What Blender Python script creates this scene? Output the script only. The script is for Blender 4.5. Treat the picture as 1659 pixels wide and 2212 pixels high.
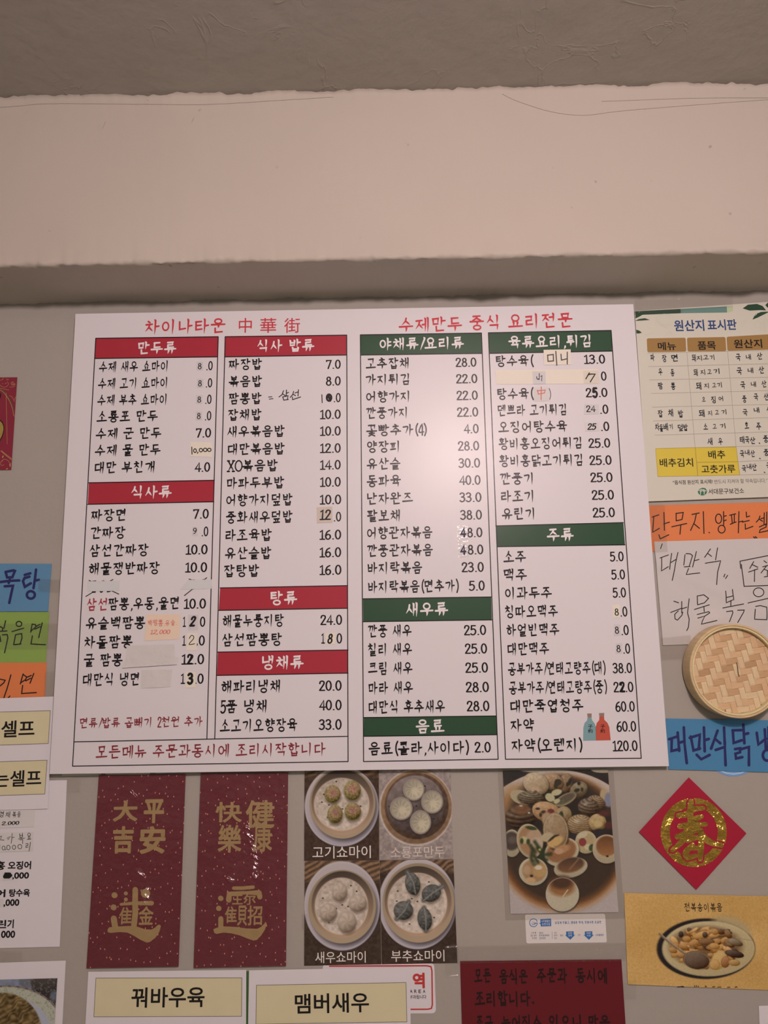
import bpy, math, random
import numpy as np
from mathutils import Matrix, Vector

for o in list(bpy.data.objects):
    bpy.data.objects.remove(o)
SC = bpy.context.scene
COL = SC.collection
random.seed(7)
RNG = np.random.default_rng(11)

# ------------------------------------------------------------------ camera
FPX, CX, CY = 1600.0, 829.5, 1106.0
PITCH, YAW, ROLL = 0.16700453, 0.00696508, -0.01506792
CAM = np.array([0.06829764, -1.50917616, 1.55])


def rot(ax, a):
    return np.array(Matrix.Rotation(a, 3, ax))


RCAM = rot('Z', YAW) @ rot('X', math.pi / 2 + PITCH) @ rot('Z', ROLL)
cam = bpy.data.objects.new('camera', bpy.data.cameras.new('camera'))
COL.objects.link(cam)
cam.data.sensor_fit = 'HORIZONTAL'
cam.data.sensor_width = 36.0
cam.data.lens = 36.0 * FPX / 1659.0
cam.data.clip_start = 0.02
cam.matrix_world = Matrix.LocRotScale(Vector(CAM), Matrix(RCAM.tolist()).to_quaternion(), None)
SC.camera = cam

# ------------------------------------------------------------------ light
world = bpy.data.worlds.new('world')
SC.world = world
world.use_nodes = True
world.node_tree.nodes['Background'].inputs[0].default_value = (1.0, 0.86, 0.78, 1)
world.node_tree.nodes['Background'].inputs[1].default_value = 0.02


def lamp(name, kind, loc, energy, color, radius, target=None, spot=None):
    d = bpy.data.lights.new(name, kind)
    d.energy = energy
    d.color = color
    if kind == 'AREA':
        d.shape = 'DISK'
        d.size = radius * 2
    else:
        d.shadow_soft_size = radius
    o = bpy.data.objects.new(name, d)
    COL.objects.link(o)
    o.location = loc
    if target is not None:
        o.rotation_euler = (Vector(target) - Vector(loc)).to_track_quat('-Z', 'Y').to_euler()
    if spot:
        d.spot_size, d.spot_blend = spot
    return o


WARM = (1.0, 0.78, 0.775)
# hanging lamp behind the viewer, mirrored in the glossy menu board; an unseen fill spot is added to brighten the board
lamp('ceiling_lamp', 'POINT', (0.404, -1.975, 2.40), 77.0, WARM, 0.07)
lamp('fill_spot', 'SPOT', (0.30, -2.60, 2.45), 16.0, WARM, 0.10, target=(0.05, 0.0, 1.6), spot=(math.radians(90), 1.0))

SC.view_settings.view_transform = 'Standard'
SC.view_settings.look = 'None'
SC.view_settings.gamma = 1.0
SC.view_settings.use_curve_mapping = False
SC.view_settings.exposure = 0.0
SC.cycles.max_bounces = 4
SC.cycles.diffuse_bounces = 2
SC.cycles.use_adaptive_sampling = True
SC.cycles.adaptive_threshold = 0.04
SC.cycles.glossy_bounces = 2
SC.cycles.transmission_bounces = 2
SC.cycles.transparent_max_bounces = 12
SC.cycles.caustics_reflective = False
SC.cycles.caustics_refractive = False


# ------------------------------------------------------------------ wall geometry helpers
def at(px, py, d=0.0):
    """point of the wall-parallel plane lying d in front of the wall, seen at photo pixel px, py"""
    v = RCAM @ np.array([(px - CX) / FPX, -(py - CY) / FPX, -1.0])
    t = (-d - CAM[1]) / v[1]
    return CAM + v * t


def atv(px, py, d):
    px = np.asarray(px, float); py = np.asarray(py, float)
    c = np.stack([(px - CX) / FPX, -(py - CY) / FPX, -np.ones_like(px)], -1)
    v = c @ RCAM.T
    t = (-d - CAM[1]) / v[..., 1]
    return CAM[0] + v[..., 0] * t, CAM[2] + v[..., 2] * t


def lin(c):
    c = np.asarray(c, float) / 255.0
    return np.where(c <= 0.04045, c / 12.92, ((c + 0.055) / 1.055) ** 2.4)


REF = lin((205, 182, 176))     # what plain white paper (0.8) looks like in this room's light


def alb(c, L=1.0):
    return np.clip(lin(c) / REF * 0.84 / L, 0.004, 0.92)


# ------------------------------------------------------------------ materials
MATS = {}


def mat(name, c=None, rough=0.6, spec=0.22, L=1.0, metal=0.0, vary=0.0, vscale=30.0, bump=0.0, bscale=60.0,
        coat=0.0, coat_rough=0.1, attr=None, bdist=0.002):
    if name in MATS:
        return MATS[name]
    m = bpy.data.materials.new(name)
    m.use_nodes = True
    nt = m.node_tree
    b = nt.nodes['Principled BSDF']
    if c is not None:
        a = alb(c, L)
        b.inputs['Base Color'].default_value = (*a, 1)
    b.inputs['Roughness'].default_value = rough
    b.inputs['Specular IOR Level'].default_value = spec
    b.inputs['Metallic'].default_value = metal
    b.inputs['Coat Weight'].default_value = coat
    b.inputs['Coat Roughness'].default_value = coat_rough
    if attr:
        n = nt.nodes.new('ShaderNodeAttribute'); n.attribute_name = attr
        nt.links.new(n.outputs['Color'], b.inputs['Base Color'])
    geo = None
    if vary or bump:
        geo = nt.nodes.new('ShaderNodeNewGeometry')
    if vary and c is not None:
        nz = nt.nodes.new('ShaderNodeTexNoise')
        nz.inputs['Scale'].default_value = vscale
        nz.inputs['Detail'].default_value = 4
        nt.links.new(geo.outputs['Position'], nz.inputs['Vector'])
        mx = nt.nodes.new('ShaderNodeMix'); mx.data_type = 'RGBA'
        mx.inputs['A'].default_value = (*(a * (1 - vary)), 1)
        mx.inputs['B'].default_value = (*np.clip(a * (1 + vary), 0, 0.95), 1)
        nt.links.new(nz.outputs['Fac'], mx.inputs['Factor'])
        nt.links.new(mx.outputs['Result'], b.inputs['Base Color'])
    if bump:
        nz = nt.nodes.new('ShaderNodeTexNoise')
        nz.inputs['Scale'].default_value = bscale
        nz.inputs['Detail'].default_value = 5
        nt.links.new(geo.outputs['Position'], nz.inputs['Vector'])
        bp = nt.nodes.new('ShaderNodeBump')
        bp.inputs['Strength'].default_value = bump
        bp.inputs['Distance'].default_value = bdist
        nt.links.new(nz.outputs['Fac'], bp.inputs['Height'])
        nt.links.new(bp.outputs['Normal'], b.inputs['Normal'])
    MATS[name] = m
    return m


def film(name, fac=0.12, rough=0.12, tint=(0.985, 0.98, 0.975), bump=0.5, bscale=120.0, bdist=0.002, milky=0.0, milk_c=(190, 185, 178)):
    """clear tape or cellophane: mostly transparent, with a glossy skin"""
    if name in MATS:
        return MATS[name]
    m = bpy.data.materials.new(name); m.use_nodes = True
    nt = m.node_tree; nt.nodes.clear()
    out = nt.nodes.new('ShaderNodeOutputMaterial')
    tr = nt.nodes.new('ShaderNodeBsdfTransparent'); tr.inputs[0].default_value = (*tint, 1)
    gl = nt.nodes.new('ShaderNodeBsdfGlossy'); gl.inputs['Roughness'].default_value = rough
    mx = nt.nodes.new('ShaderNodeMixShader'); mx.inputs[0].default_value = fac
    geo = nt.nodes.new('ShaderNodeNewGeometry')
    nz = nt.nodes.new('ShaderNodeTexNoise'); nz.inputs['Scale'].default_value = bscale; nz.inputs['Detail'].default_value = 3
    bp = nt.nodes.new('ShaderNodeBump'); bp.inputs['Strength'].default_value = bump; bp.inputs['Distance'].default_value = bdist
    nt.links.new(geo.outputs['Position'], nz.inputs['Vector'])
    nt.links.new(nz.outputs['Fac'], bp.inputs['Height'])
    nt.links.new(bp.outputs['Normal'], gl.inputs['Normal'])
    nt.links.new(tr.outputs[0], mx.inputs[1]); nt.links.new(gl.outputs[0], mx.inputs[2])
    last = mx
    if milky:
        df = nt.nodes.new('ShaderNodeBsdfDiffuse'); df.inputs[0].default_value = (*alb(milk_c), 1)
        m2 = nt.nodes.new('ShaderNodeMixShader'); m2.inputs[0].default_value = milky
        nt.links.new(mx.outputs[0], m2.inputs[1]); nt.links.new(df.outputs[0], m2.inputs[2])
        last = m2
    nt.links.new(last.outputs[0], out.inputs[0])
    MATS[name] = m
    return m


# ------------------------------------------------------------------ object helpers
def obj(name, verts, faces, m, parent=None, smooth=False, origin=None):
    v = np.asarray(verts, float).reshape(-1, 3)
    o0 = (v.min(0) + v.max(0)) / 2 if origin is None else np.asarray(origin, float)
    me = bpy.data.meshes.new(name)
    me.from_pydata((v - o0).tolist(), [], [list(map(int, f)) for f in faces])
    if m is not None:
        me.materials.append(m)
    if smooth:
        me.polygons.foreach_set('use_smooth', [True] * len(me.polygons))
    me.update()
    o = bpy.data.objects.new(name, me)
    COL.objects.link(o)
    o['wo'] = [float(x) for x in o0]
    if parent is not None:
        o.parent = parent
        po = np.array(parent['wo'])
        o.location = (o0 - po).tolist()
    else:
        o.location = o0.tolist()
    return o


def tag(o, label, cat, group=None):
    o['label'] = label
    o['category'] = cat
    if group:
        o['group'] = group
    return o


def struct(o):
    o['kind'] = 'structure'
    return o


class Sheet:
    """a flat piece on the wall: four photo corners, depth d, gentle waviness"""

    def __init__(s, corners, d, wave=0.0, seed=0, wscale=9.0):
        s.c = np.array(corners, float); s.d = d; s.wave = wave
        r = np.random.default_rng(seed + 5)
        s.ph = r.uniform(0, 6.28, 8); s.k = r.uniform(0.6, 1.4, 8) * wscale; s.extra = None

    def depth(s, x, z):
        x = np.asarray(x, float); z = np.asarray(z, float)
        if not s.wave and s.extra is None:
            return np.full_like(x, s.d)
        w = np.sin(s.k[0] * x + 0.6 * s.k[1] * z + s.ph[0]) + np.sin(0.5 * s.k[2] * x - s.k[3] * z + s.ph[1]) \
            + 0.6 * np.sin(1.9 * s.k[4] * x + 1.3 * s.k[5] * z + s.ph[2])
        e = s.extra(x, z) if s.extra is not None else 0.0
        return s.d + s.wave * (0.5 + w / 5.2) + e

    def uv(s, u, v):
        a, b, c, d = s.c
        u = np.asarray(u, float)[..., None]; v = np.asarray(v, float)[..., None]
        return (a * (1 - u) + b * u) * (1 - v) + (d * (1 - u) + c * u) * v

    def grid(s, nx, ny):
        u, v = np.meshgrid(np.linspace(0, 1, nx + 1), np.linspace(0, 1, ny + 1))
        p = s.uv(u, v)
        x, z = atv(p[..., 0], p[..., 1], s.d)
        return x, z, p

    def build(s, name, m, nx=1, ny=1, thick=0.0003, parent=None, round_px=0.0):
        if round_px:
            return s.build_round(name, m, thick, parent, round_px)
        x, z, p = s.grid(nx, ny)
        f = -s.depth(x, z)
        n = (nx + 1) * (ny + 1)
        V = np.concatenate([np.stack([x, f, z], -1).reshape(-1, 3), np.stack([x, f + thick, z], -1).reshape(-1, 3)])
        F = []
        W = nx + 1
        for j in range(ny):
            for i in range(nx):
                a = j * W + i
                F.append((a, a + W, a + W + 1, a + 1))
                F.append((n + a, n + a + 1, n + a + W + 1, n + a + W))
        ring = [i for i in range(W)] + [j * W + nx for j in range(1, ny + 1)] + [ny * W + i for i in range(nx - 1, -1, -1)] + [j * W for j in range(ny - 1, 0, -1)]
        for k in range(len(ring)):
            a, b = ring[k], ring[(k + 1) % len(ring)]
            F.append((a, b, n + b, n + a))
        return obj(name, V, F, m, parent, smooth=False)

    def build_round(s, name, m, thick, parent, r):
        a, b, c, d = s.c
        w = np.linalg.norm(b - a); h = np.linalg.norm(d - a)
        pts = []
        for (cu, cv, t0) in ((1, 0, -90), (1, 1, 0), (0, 1, 90), (0, 0, 180)):
            for k in range(7):
                t = math.radians(t0 + 15 * k)
                u = cu + ((-1 if cu else 1) * r + r * math.cos(t)) / w
                v = cv + ((-1 if cv else 1) * r + r * math.sin(t)) / h
                pts.append(s.uv(u, v))
        return slab(name, np.array(pts), s.d, thick, m, parent)


def slab(name, pts, d, thick, m, parent=None):
    """flat plate with the given photo outline, front face d in front of the wall"""
    pts = np.asarray(pts, float)
    x, z = atv(pts[:, 0], pts[:, 1], d)
    n = len(x)
    V = np.concatenate([np.stack([x, np.full(n, -d), z], -1), np.stack([x, np.full(n, -d + thick), z], -1)])
    area = np.sum(x * np.roll(z, -1) - np.roll(x, -1) * z)
    idx = list(range(n)) if area > 0 else list(range(n))[::-1]
    F = [idx, [n + i for i in idx[::-1]]]
    for k in range(n):
        a, b = idx[k], idx[(k + 1) % n]
        F.append((b, a, n + a, n + b))
    return obj(name, V, F, m, parent)


# ------------------------------------------------------------------ lettering: strokes
def ribbon(P, W, closed=False):
    """2D ribbon along P (n,2) with widths W -> verts, faces (round caps)"""
    P = np.asarray(P, float); W = np.asarray(W, float) / 2
    n = len(P)
    if closed:
        T = np.roll(P, -1, 0) - np.roll(P, 1, 0)
    else:
        T = np.gradient(P, axis=0) if n > 2 else np.repeat(P[1:] - P[:1], 2, 0)
        if n > 2:
            a = P[1:-1] - P[:-2]; b = P[2:] - P[1:-1]
            a = a / (np.linalg.norm(a, axis=1, keepdims=True) + 1e-9); b = b / (np.linalg.norm(b, axis=1, keepdims=True) + 1e-9)
            T[1:-1] = a + b
    T = T / (np.linalg.norm(T, axis=1, keepdims=True) + 1e-9)
    N = np.stack([-T[:, 1], T[:, 0]], 1)
    M = W.copy()
    if not closed and n > 2:
        cosang = np.clip(np.sum(a * T[1:-1], 1), 0.62, 1)
        M[1:-1] = W[1:-1] / cosang
    L = P + N * M[:, None]; R = P - N * M[:, None]
    V = [tuple(p) for p in L] + [tuple(p) for p in R]
    F = []
    for i in range(n if closed else n - 1):
        j = (i + 1) % n
        F.append((i, n + i, n + j, j))
    if not closed:
        for (i, sg) in ((0, -1), (n - 1, 1)):
            if W[i] < 1e-5:
                continue
            base = len(V); K = 5
            ang0 = math.atan2(N[i, 1], N[i, 0])
            for k in range(1, K):
                t = ang0 - sg * math.pi * k / K
                V.append((P[i, 0] + W[i] * math.cos(t), P[i, 1] + W[i] * math.sin(t)))
            fan = [i] + list(range(base, base + K - 1)) + [n + i]
            F.append(fan if sg < 0 else fan)
    return V, F


def smooth_path(P, n=5):
    P = np.asarray(P, float)
    if len(P) < 3:
        return P
    Q = np.concatenate([[2 * P[0] - P[1]], P, [2 * P[-1] - P[-2]]])
    out = []
    for i in range(1, len(Q) - 2):
        p0, p1, p2, p3 = Q[i - 1:i + 3]
        for t in np.linspace(0, 1, n, endpoint=False):
            out.append(0.5 * ((2 * p1) + (-p0 + p2) * t + (2 * p0 - 5 * p1 + 4 * p2 - p3) * t * t + (-p0 + 3 * p1 - 3 * p2 + p3) * t ** 3))
    out.append(P[-1])
    return np.array(out)


def oval(cx, cy, rx, ry, n=18):
    t = np.linspace(0, 2 * math.pi, n, endpoint=False) + math.pi / 2
    return np.stack([cx + rx * np.cos(t), cy + ry * np.sin(t)], 1)


CHO = 'ㄱㄲㄴㄷㄸㄹㅁㅂㅃㅅㅆㅇㅈㅉㅊㅋㅌㅍㅎ'
JUNG = 'ㅏㅐㅑㅒㅓㅔㅕㅖㅗㅘㅙㅚㅛㅜㅝㅞㅟㅠㅡㅢㅣ'
JONG = ['', 'ㄱ', 'ㄲ', 'ㄱㅅ', 'ㄴ', 'ㄴㅈ', 'ㄴㅎ', 'ㄷ', 'ㄹ', 'ㄹㄱ', 'ㄹㅁ', 'ㄹㅂ', 'ㄹㅅ', 'ㄹㅌ', 'ㄹㅍ', 'ㄹㅎ', 'ㅁ', 'ㅂ', 'ㅂㅅ', 'ㅅ', 'ㅆ', 'ㅇ', 'ㅈ', 'ㅊ', 'ㅋ', 'ㅌ', 'ㅍ', 'ㅎ']
CONS = {
    'ㄱ': [[(.06, .86), (.88, .92), (.80, .5), (.52, .02)]],
    'ㄴ': [[(.14, .95), (.16, .14), (.97, .24)]],
    'ㄷ': [[(.1, .88), (.9, .93)], [(.14, .88), (.14, .12), (.97, .18)]],
    'ㄹ': [[(.1, .92), (.86, .96), (.82, .56)], [(.14, .5), (.84, .56)], [(.14, .5), (.14, .08), (.97, .12)]],
    'ㅁ': [[(.12, .92), (.18, .08)], [(.12, .86), (.9, .93), (.82, .10)], [(.17, .12), (.83, .14)]],
    'ㅂ': [[(.12, .98), (.16, .05)], [(.86, 1.0), (.84, .04)], [(.15, .52), (.85, .55)], [(.16, .10), (.84, .12)]],
    'ㅅ': [[(.54, 1.0), (.44, .55), (.02, .04)], [(.46, .60), (.98, .08)]],
    'ㅇ': [('o', .5, .5, .42, .44)],
    'ㅈ': [[(.08, .86), (.92, .93)], [(.58, .88), (.44, .48), (.02, .03)], [(.46, .52), (.98, .06)]],
    'ㅊ': [[(.36, 1.06), (.60, .93)], [(.08, .70), (.92, .76)], [(.58, .72), (.44, .40), (.02, .0)], [(.46, .42), (.98, .03)]],
    'ㅋ': [[(.06, .86), (.88, .92), (.80, .5), (.52, .02)], [(.10, .46), (.80, .54)]],
    'ㅌ': [[(.1, .92), (.9, .96)], [(.14, .52), (.84, .56)], [(.14, .90), (.14, .08), (.97, .14)]],
    'ㅍ': [[(.06, .86), (.94, .92)], [(.32, .88), (.36, .14)], [(.68, .88), (.64, .14)], [(.02, .06), (.98, .14)]],
    'ㅎ': [[(.34, 1.06), (.62, .96)], [(.04, .72), (.96, .79)], ('o', .5, .30, .32, .29)],
}
DBL = {'ㄲ': 'ㄱ', 'ㄸ': 'ㄷ', 'ㅃ': 'ㅂ', 'ㅆ': 'ㅅ', 'ㅉ': 'ㅈ'}
VERT = {
    'ㅏ': [[(.36, 1), (.36, 0)], [(.36, .52), (.98, .56)]],
    'ㅐ': [[(.16, .96), (.16, .05)], [(.16, .5), (.68, .53)], [(.72, 1), (.72, 0)]],
    'ㅑ': [[(.36, 1), (.36, 0)], [(.36, .66), (.98, .69)], [(.36, .38), (.98, .41)]],
    'ㅒ': [[(.16, .96), (.16, .05)], [(.16, .6), (.68, .62)], [(.16, .4), (.68, .42)], [(.72, 1), (.72, 0)]],
    'ㅓ': [[(.02, .52), (.62, .56)], [(.66, 1), (.66, 0)]],
    'ㅔ': [[(-.10, .50), (.36, .53)], [(.40, .96), (.40, .05)], [(.82, 1), (.82, 0)]],
    'ㅕ': [[(.02, .68), (.62, .70)], [(.02, .42), (.62, .45)], [(.66, 1), (.66, 0)]],
    'ㅖ': [[(-.10, .64), (.36, .66)], [(-.10, .40), (.36, .43)], [(.40, .96), (.40, .05)], [(.82, 1), (.82, 0)]],
    'ㅣ': [[(.55, 1), (.55, 0)]],
}
HORI = {
    'ㅗ': [[(.5, .98), (.5, .30)], [(.02, .22), (.98, .30)]],
    'ㅛ': [[(.36, .98), (.38, .30)], [(.64, .98), (.62, .30)], [(.02, .22), (.98, .30)]],
    'ㅜ': [[(.02, .72), (.98, .80)], [(.52, .72), (.52, -.02)]],
    'ㅠ': [[(.02, .72), (.98, .80)], [(.36, .72), (.32, .0)], [(.66, .74), (.66, -.02)]],
    'ㅡ': [[(.02, .46), (.98, .56)]],
}
MIX = {'ㅘ': ('ㅗ', 'ㅏ'), 'ㅙ': ('ㅗ', 'ㅐ'), 'ㅚ': ('ㅗ', 'ㅣ'), 'ㅝ': ('ㅜ', 'ㅓ'), 'ㅞ': ('ㅜ', 'ㅔ'), 'ㅟ': ('ㅜ', 'ㅣ'), 'ㅢ': ('ㅡ', 'ㅣ')}


def boxed(strokes, b):
    x0, y0, x1, y1 = b
    out = []
    for s in strokes:
        if isinstance(s, tuple):
            out.append(('o', x0 + (x1 - x0) * s[1], y0 + (y1 - y0) * s[2], (x1 - x0) * s[3], (y1 - y0) * s[4]))
        else:
            out.append([(x0 + (x1 - x0) * p[0], y0 + (y1 - y0) * p[1]) for p in s])
    return out


def cons(j, b, low=False):
    x0, y0, x1, y1 = b
    if len(j) == 2:
        m = (x0 + x1) / 2
        return cons(j[0], (x0 - .08, y0, m - .02, y1), low) + cons(j[1], (m + .02, y0, x1 + .08, y1), low)
    if j in DBL:
        w = (x1 - x0)
        return cons(DBL[j], (x0 - .05 * w, y0, x0 + .47 * w, y1), low) + cons(DBL[j], (x0 + .53 * w, y0, x1 + .05 * w, y1), low)
    s = CONS[j]
    if low and j in 'ㄱㅋ':
        s = [[(.06, .86), (.92, .92), (.86, .02)]] + s[1:]
    return boxed(s, b)


def syllable(ch):
    k = ord(ch) - 0xAC00
    l, v, t = CHO[k // 588], JUNG[(k % 588) // 28], JONG[k % 28]
    S = []
    if v in VERT:
        if t:
            S += cons(l, (.04, .46, .54, .94)) + boxed(VERT[v], (.56, .42, 1.0, 1.02)) + cons(t, (.24, .0, .88, .36), True)
        else:
            S += cons(l, (.02, .20, .54, .84)) + boxed(VERT[v], (.56, -.02, 1.0, 1.0))
    elif v in HORI:
        if t:
            S += cons(l, (.20, .64, .80, .99), True) + boxed(HORI[v], (.0, .36, 1.0, .66)) + cons(t, (.20, .0, .82, .34), True)
        else:
            S += cons(l, (.20, .48, .80, .96), True) + boxed(HORI[v], (.0, .02, 1.0, .50))
    else:
        h, w = MIX[v]
        if t:
            S += cons(l, (.08, .68, .54, .98), True) + boxed(HORI[h], (.0, .42, .62, .70)) + boxed(VERT[w], (.62, .40, 1.0, 1.02)) + cons(t, (.24, .0, .88, .34), True)
        else:
            S += cons(l, (.08, .54, .54, .94), True) + boxed(HORI[h], (.0, .12, .62, .54)) + boxed(VERT[w], (.62, -.02, 1.0, 1.0))
    return S


S_ = 's'
LAT = {
    '0': (.54, [('o', .27, .5, .2, .47)]),
    '1': (.46, [[(.1, .82), (.26, .96), (.26, .02)], [(.08, .02), (.44, .02)]]),
    '2': (.54, [(S_, [(.08, .72), (.12, .90), (.26, .97), (.41, .89), (.42, .70), (.3, .45), (.08, .06)]), [(.07, .03), (.47, .03)]]),
    '3': (.54, [(S_, [(.08, .84), (.18, .96), (.33, .95), (.42, .79), (.35, .59), (.2, .53)]), (S_, [(.2, .53), (.38, .48), (.45, .28), (.36, .08), (.2, .02), (.06, .13)])]),
    '4': (.54, [[(.38, .02), (.38, .97), (.05, .3), (.52, .3)]]),
    '5': (.54, [[(.44, .95), (.13, .95), (.10, .54)], (S_, [(.10, .54), (.28, .62), (.43, .5), (.45, .26), (.34, .06), (.16, .02), (.06, .12)])]),
    '6': (.54, [(S_, [(.4, .95), (.2, .8), (.09, .5), (.08, .25), (.18, .04), (.34, .04), (.45, .22), (.42, .44), (.27, .54), (.10, .40)])]),
    '7': (.54, [[(.06, .84), (.06, .94), (.46, .94), (.2, .02)]]),
    '8': (.54, [('o', .27, .745, .145, .21), ('o', .27, .27, .19, .25)]),
    '9': (.54, [(S_, [(.12, .04), (.32, .2), (.44, .5), (.45, .75), (.35, .95), (.19, .95), (.08, .78), (.11, .56), (.26, .45), (.43, .6)])]),
    '.': (.28, [[(.13, .04), (.15, .04)]]),
    ',': (.34, [[(.16, .10), (.15, .02), (.06, -.12)]]),
    '/': (.42, [[(.38, 1.0), (.04, -.02)]]),
    '(': (.36, [(S_, [(.30, 1.04), (.16, .75), (.14, .35), (.28, -.04)])]),
    ')': (.36, [(S_, [(.06, 1.04), (.20, .75), (.22, .35), (.08, -.04)])]),
    '=': (.5, [[(.05, .6), (.42, .64)], [(.05, .35), (.42, .39)]]),
    'X': (.72, [[(.08, .94), (.62, .04)], [(.60, .94), (.08, .04)], [(.0, .95), (.2, .95)], [(.5, .95), (.7, .95)], [(.0, .03), (.2, .03)], [(.5, .03), (.7, .03)]]),
    'O': (.78, [('o', .38, .5, .33, .46)]),
    "'": (.2, [[(.12, 1.0), (.08, .75)]]),
    ' ': (.46, []),
}


ADV = 1.2


def glyph(ch):
    if ch in LAT:
        return LAT[ch]
    return (ADV, syllable(ch))


def widths(P, style, w):
    n = len(P)
    if style == 'pen':
        return np.full(n, w)
    a, b = P[0], P[-1]
    dx, dy = b[0] - a[0], b[1] - a[1]
    t = np.linspace(0, 1, n)
    if n > 2 and style != 'brush2':
        # cornered stroke: swell at the start, taper when it falls
        last = P[-1] - P[-2]
        if last[1] < -abs(last[0]) * 0.7:
            return w * np.interp(t, [0, .55, 1], [.95, 1.0, .30])
        return w * np.interp(t, [0, .5, 1], [1.0, .95, .85])
    if abs(dx) < 0.35 * abs(dy):
        return w * np.interp(t, [0, .12, .5, 1], [.75, 1.15, .95, .28])
    if abs(dy) < 0.5 * abs(dx):
        return w * np.interp(t, [0, .15, .5, .85, 1], [.9, .95, .74, 1.0, .8])
    if dx < 0:
        return w * np.interp(t, [0, .4, 1], [1.1, .95, .25])
    return w * np.interp(t, [0, .6, 1], [.55, 1.15, .7])


def resample(P, n):
    P = np.asarray(P, float)
    s = np.concatenate([[0], np.cumsum(np.linalg.norm(np.diff(P, axis=0), axis=1))])
    u = np.linspace(0, s[-1], n)
    return np.stack([np.interp(u, s, P[:, 0]), np.interp(u, s, P[:, 1])], 1)


def strokes_mesh(items, style, w):
    """items: strokes in em space -> V2, F"""
    V, F = [], []
    for s in items:
        closed = False
        if isinstance(s, tuple) and s[0] == 'o':
            P = oval(*s[1:]); closed = True
            W = np.full(len(P), w * (.86 if style == 'brush' else 1.0))
        elif isinstance(s, tuple) and s[0] == S_:
            P = smooth_path(s[1]); W = np.full(len(P), w)
        else:
            P = np.asarray(s, float)
            if style == 'brush':
                if len(P) == 2:
                    dx, dy = P[1] - P[0]
                    if abs(dx) < .35 * abs(dy):      # slanted head of a falling stroke
                        P = np.array([P[0] + [-.055, .015], P[0] + [.0, -.05], P[0] + [.012, -.12], P[0] + (P[1] - P[0]) * .6, P[1] + [-.03, 0]])
                        W = w * np.array([.45, 1.2, 1.05, .85, .22])
                    else:
                        P = resample(P, 6)
                        W = widths(P, style, w)
                else:
                    P = smooth_path(P, 3) if len(P) == 4 else P
                    W = widths(P, style, w)
            else:
                W = widths(P, style, w)
        v, f = ribbon(P, W, closed)
        b = len(V)
        V += v
        F += [[b + i for i in g] for g in f]
    return np.array(V, float).reshape(-1, 2), F


def text_mesh(txt, style='brush', w=.11, jitter=0.0, slant=0.0, seed=0):
    """one line of lettering in em units; returns V2, F, advance"""
    r = random.Random(seed * 131 + len(txt))
    V, F = [], []
    x = 0.0
    n = 0
    for ch in txt:
        adv, st = glyph(ch)
        if st:
            v, f = strokes_mesh(st, style, w)
            if jitter:
                a = r.uniform(-1, 1) * .12 * jitter; sc = 1 + r.uniform(-.12, .12) * jitter
                c = np.array([.5, .5]); v = (v - c) @ np.array([[math.cos(a), math.sin(a)], [-math.sin(a), math.cos(a)]]) * sc + c
                v = v + [r.uniform(-.05, .05) * jitter, r.uniform(-.10, .10) * jitter]
            v = v + [x, 0]
            if slant:
                v[:, 0] += v[:, 1] * slant
            V.append(v); F += [[n + i for i in g] for g in f]
            n += len(v)
        x += adv
    V = np.concatenate(V) if V else np.zeros((0, 2))
    return V, F, x


NOTO = {}
TYPE = None


def noto(txt, bold=0.0):
    """printed gothic lettering from the built-in font, ink box scaled to 0..1; bold thickens the outline by that many em"""
    global TYPE
    key = (txt, bold)
    if key not in NOTO:
        if TYPE is None:
            cu = bpy.data.curves.new('type', 'FONT'); cu.resolution_u = 3; cu.size = 1.0
            TYPE = bpy.data.objects.new('type', cu)
        TYPE.data.body = txt
        me = TYPE.to_mesh()
        v = np.array([p.co[:2] for p in me.vertices], float)
        f = [list(p.vertices) for p in me.polygons]
        TYPE.to_mesh_clear()
        if bold:
            cnt = {}
            for g in f:
                for a, b in zip(g, g[1:] + g[:1]):
                    k = (min(a, b), max(a, b)); cnt[k] = cnt.get(k, 0) + 1
            V = [tuple(p) for p in v]
            seen = set()
            for (a, b), c in cnt.items():
                if c != 1:
                    continue
                t = v[b] - v[a]; L = np.hypot(*t)
                if L < 1e-6:
                    continue
                nrm = np.array([-t[1], t[0]]) / L * bold
                n = len(V)
                V += [tuple(v[a] + nrm), tuple(v[a] - nrm), tuple(v[b] - nrm), tuple(v[b] + nrm)]
                f.append([n, n + 1, n + 2, n + 3])
                for q in (a, b):
                    if q not in seen:
                        seen.add(q); n = len(V)
                        V += [(v[q][0] + bold * math.cos(k * math.pi / 4), v[q][1] + bold * math.sin(k * math.pi / 4)) for k in range(8)]
                        f.append(list(range(n, n + 8)))
            v = np.array(V)
        lo, hi = v.min(0), v.max(0)
        NOTO[key] = ((v - lo) / (hi - lo), f)
    return NOTO[key]


EPS = 0.00025


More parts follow.
